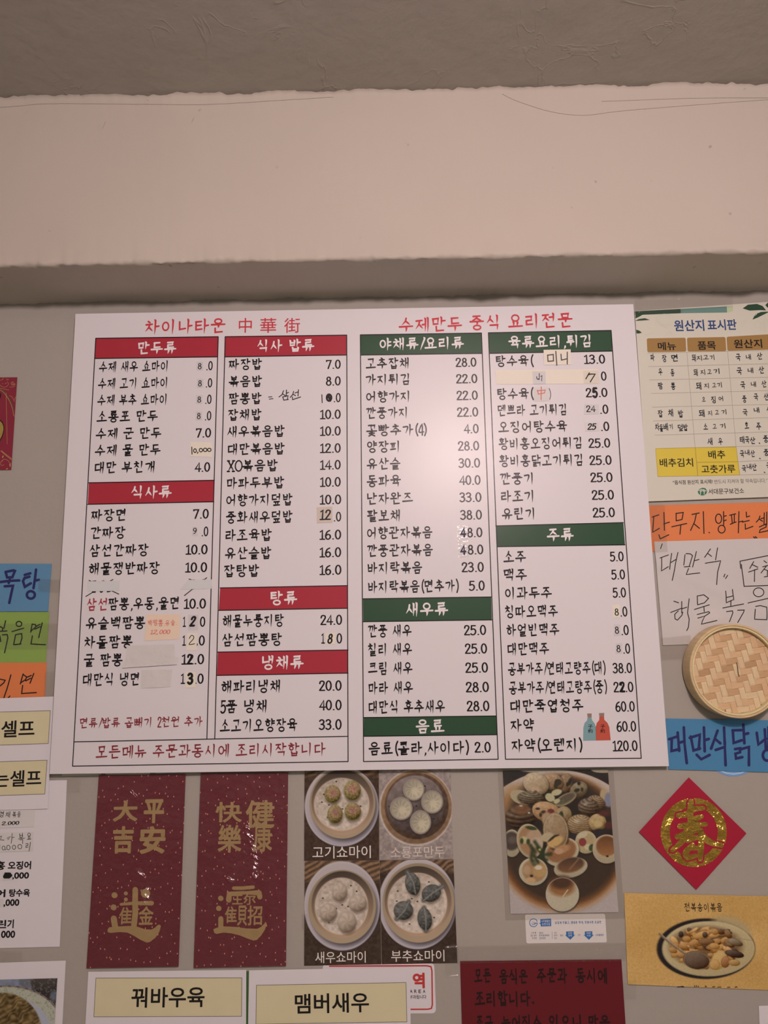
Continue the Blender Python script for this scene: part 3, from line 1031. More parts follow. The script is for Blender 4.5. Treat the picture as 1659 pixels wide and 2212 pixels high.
slip('paper_strip', [(640, 905), (1175, 890), (1180, 1040), (632, 1062)], M_STRIP, 'wide blank white paper strip covering the menu, upper of the two beside 12.0', 'paper', org=o150, s=s150, wave=.0012, nx=18, ny=6, seed=4, wscale=60)
slip('paper_strip', [(628, 1052), (1215, 1035), (1203, 1116), (592, 1156)], M_STRIP, 'narrow crinkled blank paper strip overlapping the wider strip on the menu', 'paper', d=SD + .0016, org=o150, s=s150, wave=.001, nx=18, ny=4, seed=5, wscale=60)
slip('paper_strip', [(806, 1180), (1152, 1170), (1130, 1366), (797, 1385)], M_STRIP, 'torn blank white paper below the crinkled strips, right of the last noodle dish', 'paper', org=o150, s=s150, wave=.0012, nx=12, ny=8, seed=6, wscale=60)

sh, o = slip('price_sticker', [(684, 1095.7), (717.8, 1094.3), (718.4, 1129), (684.5, 1130.4)], M_BEIGE, 'square beige paper with 12 on the second red column', group='price corrections on the menu board')
write('12', 690, 715, 1112, 21, sh, M_PEN, o, style='pen', w=.14, slant=.06)
sh, o = slip('price_sticker', [(703, 1367.6), (724.4, 1366), (725, 1390.7), (704, 1393)], M_CREAM, 'cream paper with a slanted bold 8 between two red headers', group='price corrections on the menu board')
write('8', 707, 719, 1379.5, 20, sh, M_PEN, o, style='pen', w=.17, slant=.15)
for c, y, lab in (([(987.7, 1136), (1009.4, 1135), (1011, 1169.5), (987, 1172.4)], 1150, 'upper'), ([(988.6, 1174), (1011, 1172.5), (1013, 1204), (990, 1206.5)], 1187.5, 'lower')):
    sh, o = slip('price_sticker', c, M_TAPE, 'clear tape with a bold navy 4 on the first green column, %s of the two' % lab, 'tape', group='price corrections on the menu board')
    write('4', 993, 1007.5, y, 19, sh, M_PENN, o, style='pen', w=.20)
o10, s10 = (1040, 730), 5.53
sh, o = slip('note_slip', [(742, 142), (1066, 136), (1070, 318), (748, 324)], M_CREAM, 'cream slip with two handwritten letters hanging over the right green header', 'note', org=o10, s=s10, d=SD + .0003)
trace([[(790, 205), (795, 280), (860, 275), (858, 198), (788, 206)], [(888, 160), (900, 325)], [(950, 195), (955, 265), (1020, 250)], [(1025, 170), (1025, 312)]], o10, s10, 2.3, sh, M_PENG, o)
shs, o = slip('paper_strip', [(165, 382), (1392, 372), (1412, 546), (180, 554)], M_CREAM, 'long cream paper strip pasted across the second row of the right green column', 'paper', org=o10, s=s10)
sh, o = slip('tape_patch', [(610, 400), (765, 400), (768, 548), (620, 552)], M_SLIPG, 'small grey slip with a tiny handwritten character on the long cream strip', 'note', d=SD + .0005, org=o10, s=s10)
trace([[(658, 462), (664, 490), (686, 496)], [(690, 425), (691, 495), (678, 487)], [(708, 462), (724, 450), (719, 512)]], o10, s10, 1.6, sh, M_PEN, o)
sh, o = slip('tape_patch', [(1215, 392), (1395, 388), (1412, 545), (1225, 548)], M_TAPE, 'clear tape over a handwritten 17 at the end of the long cream strip', 'tape', d=SD + .0005, org=o10, s=s10)
trace([[(1288, 418), (1248, 488)], [(1272, 442), (1300, 432), (1358, 432), (1300, 525)]], o10, s10, 2.3, sh, M_PEN, o)
sh, o = slip('note_slip', [(625, 592), (805, 588), (808, 752), (628, 757)], M_SLIP, 'off-white slip with a red handwritten character between brackets on the menu', 'note', org=o10, s=s10)
trace([[(668, 625), (680, 672), (755, 657)], [(668, 632), (762, 622), (752, 657)], [(715, 585), (712, 738)]], o10, s10, 1.8, sh, M_PENR, o)
sh, o = slip('price_sticker', [(1230, 790), (1400, 795), (1405, 905), (1225, 915)], M_SLIPG, 'grey paper with a small 24 on the right green column', group='price corrections on the menu board', org=o10, s=s10)
write('24', 1266, 1287, 883, 13.5, sh, M_PEN, o, style='pen', w=.13)
sh, o = slip('price_sticker', [(1235, 1010), (1405, 1005), (1410, 1110), (1240, 1115)], M_SLIP, 'paper with a slanted bold 25 below the small 24 on the menu', group='price corrections on the menu board', org=o10, s=s10)
write('25', 1268, 1289, 921.5, 13, sh, M_PEN, o, style='pen', w=.17, slant=.15)
for c, x, y, mm, lab in (([(1322, 1307), (1338.7, 1306), (1339.6, 1334), (1323, 1335)], 1332, 1322, M_CREAM, 'cream paper with an 8 in the list of drinks, top of the three'),
                         ([(1326, 1349), (1340, 1349), (1340, 1373), (1326, 1374)], 1332.5, 1361, M_SLIPG, 'grey paper with an 8 in the list of drinks, middle of the three'),
                         ([(1330, 1390), (1344, 1389), (1344, 1412), (1330, 1413)], 1336, 1401, M_SLIPG, 'grey paper with an 8 in the list of drinks, lowest of the three')):
    sh, o = slip('price_sticker', c, mm, lab, group='price corrections on the menu board')
    write('8', x - 4.5, x + 4.5, y, 15, sh, M_PEN, o, style='pen', w=.12)
# ================================================================== papers round the board
def paper(name, c, m, label, cat, d, wave=.0006, nx=8, ny=8, seed=0, group=None, thick=.0003, wscale=9.0, extra=None, round_px=0):
    sh = Sheet(c, d, wave=wave, seed=seed, wscale=wscale)
    sh.extra = extra
    o = sh.build(name, m, nx, ny, thick=thick, round_px=round_px)
    tag(o, label, cat, group)
    return sh, o


LB = .88                      # the light is a little weaker low on the wall
M_PAPER = mat('paper_white', (205, 183, 180), rough=.55, spec=.35, vary=.015)
M_BLUE = mat('paper_blue', (84, 114, 138), rough=.55, L=.92, vary=.03, vscale=200)
M_BLUER = mat('paper_blue_bright', (70, 112, 142), rough=.55, vary=.03, vscale=200)
M_LIME = mat('paper_green', (122, 136, 66), rough=.55, L=.92, vary=.03, vscale=200)
M_ORANGE = mat('paper_orange', (200, 106, 62), rough=.5, L=.95, vary=.02, vscale=200)
M_MARK = mat('marker_navy', (42, 39, 80), rough=.5)
M_BOLD = mat('print_black', (26, 22, 20), rough=.5)
M_HAIR = mat('print_hairline', (92, 78, 70), rough=.5)
M_YEL = mat('label_yellow', (192, 168, 132), rough=.5, L=.93, vary=.05, vscale=25)

# ---- left edge
M_CARD = mat('card_red', (116, 36, 46), rough=.35, L=.86, vary=.05, vscale=8)
M_GOLDP = mat('gold_print', (176, 132, 84), rough=.35, metal=.3, L=.9)
M_OLIVE = mat('arch_print', (92, 66, 48), rough=.4)
sh, o = paper('greeting_card', [(-70, 816), (37.5, 815), (24.5, 1015), (-78, 1016)], M_CARD, 'dark red card with gold scrollwork cut off by the left edge', 'card', .0016, seed=1)
oc, s_c = (0, 790), 8.85
fillpoly([[(0, 430), (80, 480), (160, 580), (215, 680), (255, 790), (262, 860), (248, 850), (230, 770), (190, 680), (130, 580), (60, 500), (0, 460)]], oc, s_c, sh, M_OLIVE, o, 'arch_band')
trace([[(0, 462), (60, 503), (130, 585), (192, 690), (228, 780), (250, 860), (262, 940), (282, 968)], [(18, 1630), (120, 1720), (222, 1800)], [(30, 1625), (130, 1708), (228, 1778)]], oc, s_c, 1.0, sh, M_GOLDP, o, 'gold_line', smooth=True)
trace([[(245, 330), (235, 345), (255, 360), (270, 340), (255, 312), (222, 320), (215, 355), (245, 375), (290, 345)], [(290, 350), (270, 400), (185, 410)], [(0, 370), (60, 410), (130, 400), (165, 350), (140, 310)], [(0, 280), (50, 270), (65, 235)],
       [(0, 430), (90, 450), (175, 465)], [(185, 570), (240, 610), (280, 690)], [(310, 590), (280, 655)], [(60, 1820), (20, 1840), (15, 1890), (50, 1910), (75, 1890)], [(30, 1830), (80, 1790), (150, 1810), (185, 1860)], [(140, 1400 + 100), (150, 505)][:1] + [(120, 520)], [(125, 250), (145, 275), (165, 255)]],
      oc, s_c, .7, sh, M_GOLDP, o, 'gold_scroll', smooth=True)
fillpoly([[(30, 330), (70, 350), (65, 355)], [(90, 345), (130, 328), (120, 345)], [(40, 1750), (60, 1715), (75, 1730), (55, 1770)], [(105, 1980), (150, 1955), (150, 1985)], [(180, 1890), (205, 1850), (205, 1930), (190, 1935)]], oc, s_c, sh, M_GOLDP, o, 'gold_leaf')
b = fillpoly([[(-60, 1010), (0, 1030), (55, 1080), (85, 1160), (85, 1240), (55, 1350), (0, 1450), (-60, 1500)], [(-40, 500), (5, 515), (22, 560), (15, 610), (-10, 640), (-40, 640)]], oc, s_c, sh, M_BOLD, o, 'figure_outline')
fillpoly([[(-60, 1030), (0, 1055), (45, 1100), (70, 1165), (70, 1240), (42, 1340), (0, 1420), (-60, 1480)]], oc, s_c, sh, mat('gold_figure', (160, 124, 62), rough=.4, metal=.2, vary=.3, vscale=400), o, 'figure', lift=.0005)

oL, sL = (0, 1200), 6.9125
sh, o = paper('menu_slip', [(-80, 1217), (112, 1218), (104, 1321), (-80, 1321)], M_BLUE, 'blue paper strip with navy marker lettering at the left edge', 'sign', .0020, seed=2, group='coloured paper strips')
trace([[(85, 245), (108, 328), (188, 325)], [(85, 245), (205, 222), (225, 230), (186, 325)], [(8, 396), (140, 378), (290, 372)], [(148, 360), (132, 410)], [(72, 460), (196, 452), (172, 560), (140, 708)],
       [(370, 290), (455, 266)], [(378, 335), (442, 316)], [(372, 330), (345, 382), (372, 468), (462, 415)], [(540, 210), (525, 340), (502, 488)], [(520, 378), (582, 362)], ('o', 462, 588, 60, 56)], oL, sL, 5.6, sh, M_MARK, o)
sh, o = paper('menu_slip', [(-80, 1322), (107, 1322), (99, 1431), (-80, 1432)], M_LIME, 'green paper strip with black handwriting at the left edge', 'sign', .0015, seed=3, group='coloured paper strips')
trace([[(0, 1060), (34, 1076)], [(85, 975), (60, 1092)], [(0, 1132), (105, 1126)], [(40, 1080), (40, 1125)], [(38, 1186), (108, 1180), (120, 1225), (70, 1452)], [(0, 1200), (14, 1285)], ('o', 285, 1022, 42, 38), [(180, 1136), (355, 1085)],
       [(235, 1182), (205, 1332)], [(235, 1182), (325, 1166), (332, 1230), (300, 1325)], [(205, 1332), (316, 1320)], [(482, 1022), (460, 1146)], [(480, 1026), (528, 1030), (540, 1062), (462, 1130)], [(545, 1056), (602, 1026)], [(522, 1100), (602, 1062)],
       [(632, 1006), (580, 1226)], [(485, 1200), (465, 1320), (680, 1332)]], oL, sL, 2.5, sh, M_PEN, o)
sh, o = paper('menu_slip', [(-80, 1432), (101, 1431), (97, 1512), (-80, 1516)], M_ORANGE, 'orange paper strip with black handwriting at the left edge', 'sign', .0011, seed=4, group='coloured paper strips')
trace([[(0, 1845), (80, 1862), (60, 1900), (0, 1950)], [(165, 1782), (110, 1980), (60, 2125)], [(125, 2125), (150, 2098)], [(348, 1768), (305, 1918)], [(345, 1776), (400, 1812), (385, 1852), (312, 1900)], [(400, 1820), (470, 1790)], [(385, 1872), (460, 1832)],
       [(507, 1762), (450, 1906)], [(340, 1940), (325, 2060), (545, 2046)]], oL, sL, 2.5, sh, M_PEN, o)


def label_panel(sh0, o, c, m=None):
    p = Sheet(c, sh0.d + .0002, wave=sh0.wave); p.ph, p.k, p.extra = sh0.ph, sh0.k, sh0.extra
    ob = p.build('label_panel', m or M_YEL, 6, 4, thick=.0001, parent=o)
    a, b, cc, dd = [tuple(q) for q in np.array(c, float)]
    lines([(a, b), (b, cc), (cc, dd), (dd, a)], 1.0, p, M_HAIR, ob, 'border_line')
    return p, ob


sh, o = paper('notice_sheet', [(-80, 1511), (116, 1504.5), (103, 1747), (-80, 1752)], M_PAPER, 'white sheet with two yellow self-service labels, left of the menu board', 'notice', .0042, seed=5)
p, ob = label_panel(sh, o, [(-75, 1540), (109, 1535), (104.5, 1606), (-75, 1612)])
printed('셀프', 3, 75, 1556, 1592, p, M_BOLD, ob, bold=.016, tilt=.02)
p, ob = label_panel(sh, o, [(-75, 1648), (102, 1642), (97, 1715), (-75, 1721)])
printed('는셀프', -13, 89.5, 1664, 1699, p, M_BOLD, ob, bold=.016, tilt=.02)

sh, o = paper('price_sheet', [(-80, 1690), (145, 1685), (129, 2045), (-80, 2050)], M_PAPER, 'tall white price sheet with bold black dish names, lower left', 'price list', .0014, seed=6)
for t, a, b, y0, y1, bo in (('홍', -11, 11.5, 1860, 1879, .034), ('오징어', 17.5, 67.5, 1860, 1878, .034), (',000', 26.5, 63, 1884, 1900, .034), ('어', -9, 12, 1921, 1938, .034), ('탕수육', 20, 65, 1920, 1937, .034), (',000', 8, 42, 1942, 1959, .034),
                            ('린', -6, 14, 1987, 2005, .034), ('기', 16, 30, 1986, 2005, .034), ('000', 2.5, 33, 2010, 2026, .034)):
    printed(t, a, b, y0, y1, sh, M_BOLD, o, bold=bo)
oP, sP = (0, 1700), 6.147
p, q = slip('correction_slip', [(30, 1132), (168, 1128), (165, 1235), (28, 1240)], M_SLIP, 'tiny slip with a blacked-out number on the price sheet', 'sticker', d=.0023, org=oP, s=sP)
trace([[(55, 1190), (75, 1150), (130, 1150), (150, 1175)], [(60, 1200), (120, 1200), (145, 1180)], [(65, 1175), (140, 1170)]], oP, sP, 5.0, p, M_PEN, q)
p, q = slip('correction_slip', [(-60, 1492), (48, 1490), (46, 1588), (-60, 1592)], M_SLIP, 'tiny blank slip before ,000 at the left edge of the price sheet', 'sticker', d=.0023, org=oP, s=sP)
p, q = slip('handwritten_slip', [(-160, 300), (463, 290), (450, 530), (-160, 552)], M_SLIP, 'white slip with neat pen lettering under the self-service sheet', 'note', d=.0026, org=oP, s=sP)
for t, a, b in (('경', -2, 8), ('채', 12, 22), ('볶', 26.5, 35.5), ('음', 37, 45)):
    write(t, a, b, 1759, 12, p, M_PEN, q, style='pen', w=.10, jitter=.2, name='handwriting')
write('2.000', 3.5, 42, 1778, 7.5, p, M_PEN, q, style='pen', w=.15, slant=.1, name='handwriting', tilt=.02)
p, q = slip('handwritten_slip', [(-160, 615), (443, 597), (432, 848), (-160, 870)], M_SLIP, 'white slip with loose pen lettering above the bold prices', 'note', d=.0026, org=oP, s=sP)
trace([[(0, 660), (22, 650), (10, 690)], [(0, 700), (55, 705)], [(95, 680), (140, 655), (105, 700)], [(162, 615), (158, 690), (148, 748)], [(160, 672), (190, 668)], [(262, 618), (266, 672), (300, 665)], [(298, 612), (300, 665)], [(264, 645), (300, 640)], [(282, 668), (282, 682)], [(245, 690), (328, 678)], [(265, 702), (302, 698), (300, 752)],
       ('o', 387, 632, 18, 20), [(378, 652), (378, 690)], [(396, 650), (398, 690)], [(362, 696), (412, 692)], ('o', 48, 810, 20, 26), ('o', 112, 803, 22, 30), ('o', 187, 800, 22, 28), ('o', 264, 792, 26, 30), [(82, 828), (72, 838)], [(342, 755), (370, 750), (372, 775), (345, 780), (345, 802), (376, 796)], [(405, 732), (398, 790), (386, 852)], [(0, 770), (-5, 840)]], oP, sP, 1.2, p, M_PEN, q)

# small cream ends of papers showing under the board
M_CRM = mat('paper_cream_old', (182, 165, 148), rough=.6)
for c, lab in (([(134, 1640), (222, 1640), (218, 1675), (134, 1676.5)], 'cream paper end showing under the board, leftmost of three'), ([(228, 1640), (325, 1640), (324, 1673), (228, 1675)], 'cream paper end above the left red envelope'), ([(336, 1640), (383, 1640), (381, 1669), (336, 1671)], 'short cream paper end, rightmost of three under the board')):
    paper('paper_end', c, M_CRM, lab, 'paper', .0030, wave=0, nx=1, ny=1)

# ---- two red envelopes in cellophane
M_ENV = mat('envelope_red', (94, 27, 35), rough=.5, L=.9)
nt = M_ENV.node_tree; bs = nt.nodes['Principled BSDF']
geo = nt.nodes.new('ShaderNodeNewGeometry'); vo = nt.nodes.new('ShaderNodeTexVoronoi'); vo.voronoi_dimensions = '2D'; vo.inputs['Scale'].default_value = 58
sx = nt.nodes.new('ShaderNodeSeparateXYZ'); cx_ = nt.nodes.new('ShaderNodeCombineXYZ')
mp = nt.nodes.new('ShaderNodeMapping'); mp.inputs['Scale'].default_value = (1.25, .72, 1.0); mp.inputs['Rotation'].default_value = (0, 0, .5)
nt.links.new(geo.outputs['Position'], sx.inputs[0]); nt.links.new(sx.outputs['X'], cx_.inputs['X']); nt.links.new(sx.outputs['Z'], cx_.inputs['Y'])
nt.links.new(cx_.outputs[0], mp.inputs['Vector']); nt.links.new(mp.outputs[0], vo.inputs['Vector'])
rp = nt.nodes.new('ShaderNodeValToRGB'); rp.color_ramp.elements[0].position = .045; rp.color_ramp.elements[0].color = (1, 1, 1, 1); rp.color_ramp.elements[1].position = .075; rp.color_ramp.elements[1].color = (0, 0, 0, 1)
nt.links.new(vo.outputs['Distance'], rp.inputs[0])
mx = nt.nodes.new('ShaderNodeMix'); mx.data_type = 'RGBA'; mx.inputs['A'].default_value = (*alb((94, 27, 35), .9), 1); mx.inputs['B'].default_value = (*alb((214, 140, 116)), 1)
nt.links.new(rp.outputs[0], mx.inputs['Factor']); nt.links.new(mx.outputs['Result'], bs.inputs['Base Color'])
M_GOLD = mat('envelope_gold', (146, 112, 72), rough=.45, L=.86, vary=.10, vscale=60)


FOLDS = {11: [([(317, 1922), (318, 1944)], 9), ([(300, 1880), (312, 1898)], 5), ([(283, 1712), (292, 1722)], 5)], 23: [([(534, 1786), (547, 1822), (554, 1858), (551, 1892)], 7.5), ([(526, 1842), (531, 1848)], 4), ([(490, 1897), (505, 1903)], 5)]}


def envelope(c, label, seed):
    sh = Sheet(c, .0035, wave=.002, seed=seed, wscale=7)
    o = sh.build('red_envelope', M_ENV, 10, 16, thick=.0012)
    tag(o, label, 'red envelope', 'red envelopes under the menu board')
    sl = Sheet(c, .0047, wave=.002, seed=seed, wscale=7)
    sl.ph, sl.k = sh.ph, sh.k
    folds = [([at(a, b, .005) for (a, b) in path], r * .00095) for (path, r) in FOLDS[seed]]

    def wr(x, z):
        base = .0006 * (np.sin(55 * x + 21 * z + seed) * np.sin(23 * z - 31 * x) + .6 * np.sin(90 * x - 64 * z)) + .0006
        k = np.zeros_like(x)
        for path, r in folds:
            for p, q in zip(path[:-1], path[1:]):
                w = np.clip(((x - p[0]) * (q[0] - p[0]) + (z - p[2]) * (q[2] - p[2])) / ((q[0] - p[0]) ** 2 + (q[2] - p[2]) ** 2), 0, 1)
                dd = np.hypot(x - p[0] - w * (q[0] - p[0]), z - p[2] - w * (q[2] - p[2]))
                k = np.maximum(k, np.clip((r - dd) / (.3 * r), 0, 1))
        t = (.25 * x + .42 * z) / .489 + .0012 * np.sin(140 * x - 75 * z + seed) + .0006 * np.sin(420 * z + 230 * x)
        ph = np.mod(t, .0095) / .0095          # pleats of the crumpled film
        saw = np.where(ph < .74, 1 - ph / .74, (ph - .74) / .26)
        return base + k * (.0006 + .0033 * saw)
    sl.extra = wr
    sl.build('cellophane_sleeve', M_SLEEVE, 130, 290, thick=.0001, parent=o)
    for f in o.children:
        f.data.polygons.foreach_set('use_smooth', [True] * len(f.data.polygons))
    return sh, o


def big(ch, a, b, y0, y1, sh, o, bold=.035):
    printed(ch, a, b, y0, y1, sh, M_GOLD, o, bold=bold, name='gold_character')


sh, o = envelope([(214, 1674), (401, 1673), (386, 2087), (187, 2091)], 'red envelope with a rounded gold good-luck emblem, left of the two', 11)
big('大', 245, 298, 1729, 1774, sh, o); big('平', 311, 355, 1726, 1778, sh, o); big('吉', 244, 289, 1784, 1843, sh, o); big('安', 302, 358, 1784, 1844, sh, o)
oE, sE = (200, 1880), 7.54
trace([[(360, 400), (364, 402)], [(345, 598), (349, 600)]], oE, sE, 13, sh, M_GOLD, o, 'gold_character')
trace([[(545, 370), (548, 372)], [(546, 470), (549, 471)], ], oE, sE, 8.5, sh, M_GOLD, o, 'gold_character')
trace([[(865, 370), (868, 372)]], oE, sE, 20, sh, M_GOLD, o, 'gold_character')
trace([[(700, 310), (698, 500), (700, 700), (670, 960)]], oE, sE, 12.5, sh, M_GOLD, o, 'gold_character', taper=[.95, 1, 1, .95])
trace([[(465, 550), (700, 530), (965, 530)]], oE, sE, 8, sh, M_GOLD, o, 'gold_character', taper=[.7, .9, 1.3])
trace([[(350, 780), (365, 880), (380, 950)]], oE, sE, 13, sh, M_GOLD, o, 'gold_character')
fillpoly([[(245, 970), (270, 925), (420, 910), (600, 900), (740, 915), (860, 955), (960, 960), (1020, 930), (1065, 885), (1100, 880), (1118, 905), (1090, 1000), (1030, 1090), (940, 1160), (890, 1172), (790, 1130), (660, 1050), (570, 1010), (450, 1000), (300, 1015), (255, 1005)]], oE, sE, sh, M_GOLD, o, 'gold_character')
big('隹', 258, 286, 1959, 1996, sh, o, .02); big('金', 300, 332, 1957, 1997, sh, o, .02)

sh, o = envelope([(434, 1670), (622.5, 1669), (618, 2086), (418.5, 2090)], 'red envelope with wrinkled cellophane beside the dumpling photos', 23)
big('快', 466, 523, 1732, 1776, sh, o, .02); big('健', 531, 593, 1728, 1788, sh, o, .02); big('樂', 471, 522, 1781, 1841, sh, o, .02); big('康', 548, 588, 1775, 1840, sh, o, .02)
oE, sE = (430, 1880), 7.9
trace([[(372, 470), (376, 474)], [(338, 642), (342, 644)]], oE, sE, 11.5, sh, M_GOLD, o, 'gold_character')
trace([[(595, 298), (760, 298), (925, 280)]], oE, sE, 7.5, sh, M_GOLD, o, 'gold_character')
trace([[(510, 500), (520, 400), (760, 378), (1010, 378)], [(1025, 380), (1040, 450)]], oE, sE, 10, sh, M_GOLD, o, 'gold_character', taper=[1.2, .9, .7, 1.1])
trace([[(375, 820), (375, 960)]], oE, sE, 11, sh, M_GOLD, o, 'gold_character')
fillpoly([[(248, 1000), (300, 975), (420, 950), (640, 960), (800, 985), (1000, 990), (1060, 960), (1110, 910), (1140, 870), (1158, 910), (1130, 1000), (1060, 1110), (990, 1180), (930, 1192), (840, 1160), (700, 1105), (560, 1070), (420, 1055), (300, 1080), (262, 1060)]], oE, sE, sh, M_GOLD, o, 'gold_character')
big('王', 502, 525, 1932, 1953, sh, o, .025); big('尔', 526, 553, 1930, 1954, sh, o, .02)
big('隹', 486, 512, 1957, 1993, sh, o, .02); big('貝', 513, 534, 1955, 1999, sh, o, .02); big('招', 535, 567, 1955, 1998, sh, o, .015)

# ---- lower row of sheets
M_GREENC = mat('card_green', (62, 86, 44), rough=.5)
paper('green_card', [(525, 2098), (548, 2098), (548, 2325), (525, 2325)], M_GREENC, 'sliver of green card between the two yellow-labelled sheets', 'card', .0008, wave=0, nx=1, ny=1)
sh, o = paper('dish_sheet', [(191, 2099), (532, 2095), (531, 2330), (178, 2334)], M_PAPER, 'white sheet with a yellow label under the left red envelope', 'sign', .0020, seed=7)
p, ob = label_panel(sh, o, [(207.5, 2112.5), (522.5, 2112), (522, 2195), (203, 2196)])
printed('꿔바우육', 284, 442, 2132, 2176, p, M_BOLD, ob, bold=.016)
st = Sheet([(697, 2082), (938, 2080), (942, 2189), (700, 2190)], .0008)
so = st.build('rule_sticker', M_PAPER, thick=.0003, round_px=9)
tag(so, 'white rounded sticker with a red border behind the yellow-labelled sheet', 'sticker')
M_REDP = mat('print_red', (168, 50, 46), rough=.5, L=LB)
a0 = [(712, 2087), (922, 2086), (931, 2088), (933, 2097), (934, 2170), (932, 2178), (924, 2180), (712, 2181)]
trace([a0], (0, 0), 1, 3.0, st, M_REDP, so, 'border_line', lift=.0003)
printed('역', 891.5, 917.5, 2101, 2135, st, M_REDP, so, bold=.04, lift=.0003)
for k, ch in enumerate('AREA'):
    printed(ch, 885.5 + k * 9.3, 891 + k * 9.3, 2137.5, 2145, st, M_BOLD, so, bold=.012, lift=.0003)
printed('부과됩니다', 884.5, 921, 2149, 2157.5, st, M_BOLD, so, bold=.008, lift=.0003)
sh, o = paper('dish_sheet', [(538, 2096), (886, 2089), (888, 2331), (534, 2336)], M_PAPER, 'white sheet with a yellow label under the dumpling photos', 'sign', .0028, seed=8)
p, ob = label_panel(sh, o, [(554, 2128), (877, 2122), (879, 2207), (553, 2212)])
printed('맴버새우', 637, 797, 2145, 2188, p, M_BOLD, ob, bold=.016, tilt=.012)

M_SIGN = mat('paper_dark_red', (90, 24, 28), rough=.4, L=.9, vary=.05, vscale=9)
M_SIGNI = mat('marker_on_red', (38, 20, 20), rough=.45)
sh, o = paper('red_notice', [(994, 2076), (1342, 2072), (1358, 2320), (1001, 2324)], M_SIGN, 'dark red paper notice with black marker writing along the bottom edge', 'notice', .0018, seed=9, wave=.0012)
for t, a, b, y in (('모든', 1024, 1061, 2108), ('음식은', 1078, 1140, 2109), ('주문과', 1159, 1225, 2107), ('동시에', 1243, 1311, 2107), ('조리합니다', 1025, 1146, 2157), ('조금', 1027, 1065, 2209), ('늦어질수', 1083, 1170, 2209), ('있으니', 1186, 1255, 2208), ('많은', 1271, 1318, 2208)):
    write(t, a, b, y, 30, sh, M_SIGNI, o, style='pen', w=.15, jitter=.25, seed=int(a), name='handwriting')
trace([[(1151, 2165), (1152, 2166)]], (0, 0), 1, 4.5, sh, M_SIGNI, o)

# ---- right edge
sh, o = paper('white_sheet', [(1639, 2173), (1860, 2166), (1872, 2400), (1649, 2408)], M_PAPER, 'corner of a white sheet in the lower right corner', 'paper', .0015, wave=0, nx=1, ny=1)
OB = .0062
M_OB = mat('origin_board', (192, 172, 154), rough=.4, spec=.5, vary=.02, vscale=8)
S2 = Sheet([(1371, 672), (1720, 648), (1728, 1071), (1400, 1083)], OB)
o = S2.build('origin_board', M_OB, thick=.0055)
tag(o, 'cream origin notice board with yellow boxes at the right edge', 'notice board')


def band(c, col, nm='colour_band', lift=.0002):
    s = Sheet(c, OB + lift); return s, s.build(nm, mat('print_%d_%d_%d' % col, col, rough=.42), thick=.0001, parent=o)


band([(1371.5, 672.5), (1470, 667.3), (1470.5, 676.6), (1372.5, 680.5)], (50, 64, 52)); band([(1470, 667.3), (1570, 662), (1570.6, 675), (1470.5, 676.6)], (98, 118, 108)); band([(1570, 662), (1583, 661.5), (1583.5, 672), (1570.6, 675)], (172, 168, 134))
M_LEAF = mat('print_leaf', (44, 62, 44), rough=.42); M_LEAF2 = mat('print_leaf_light', (78, 100, 70), rough=.42)
o8, s8 = (1370, 640), 5.74
fillpoly([[(15, 235), (40, 200), (120, 185), (200, 180), (110, 225), (60, 255), (15, 275)], [(18, 300), (60, 282), (130, 272), (195, 294), (110, 300), (20, 305)], [(24, 415), (60, 425), (95, 452), (60, 462), (28, 462)]], o8, s8, S2, M_LEAF, o, 'leaf_picture')
fillpoly([[(1345, 150), (1410, 105), (1520, 95), (1590, 120), (1635, 175), (1560, 172), (1430, 178)], [(1465, 290), (1500, 225), (1570, 195), (1680, 190), (1590, 235), (1530, 265)], [(1625, 110), (1659, 75), (1700, 90), (1700, 150), (1650, 140)]], o8, s8, S2, M_LEAF, o, 'leaf_picture')
M_FAINT = mat('print_faint', (186, 174, 148), rough=.42)
for q in ([('o', 380, 290, 110, 70), ('o', 380, 295, 70, 60)], [[(270, 260), (330, 360), (420, 380), (490, 320)]], [[(130, 480), (240, 440), (160, 380)]], [[(380, 500), (440, 440), (490, 510)]], [('o', 1530, 350, 40, 40)], [('o', 1620, 385, 60, 55)], [('o', 1640, 330, 40, 40)], [[(1280, 390), (1380, 290), (1330, 390)]], [[(100, 700), (160, 640)]], [('o', 1480, 210, 40, 30)]):
    trace(q, o8, s8, 1.1, S2, M_FAINT, o, 'flower_picture', smooth=True)
M_NAVY = mat('print_navy', (46, 62, 100), rough=.42)
printed('원산지', 1456, 1521, 691, 715.5, S2, M_NAVY, o, bold=.022, name='title', tilt=0.0); printed('표시판', 1528, 1591, 690, 713.5, S2, M_NAVY, o, bold=.022, name='title')


def tab(c, txt, a, b, y0, y1):
    s = Sheet(c, OB + .0002)
    ob = s.build('column_tab', mat('print_brown', (146, 104, 60), rough=.42), thick=.0001, parent=o, round_px=3.5)
    printed(txt, a, b, y0, y1, s, M_BOLD, ob, bold=.018)


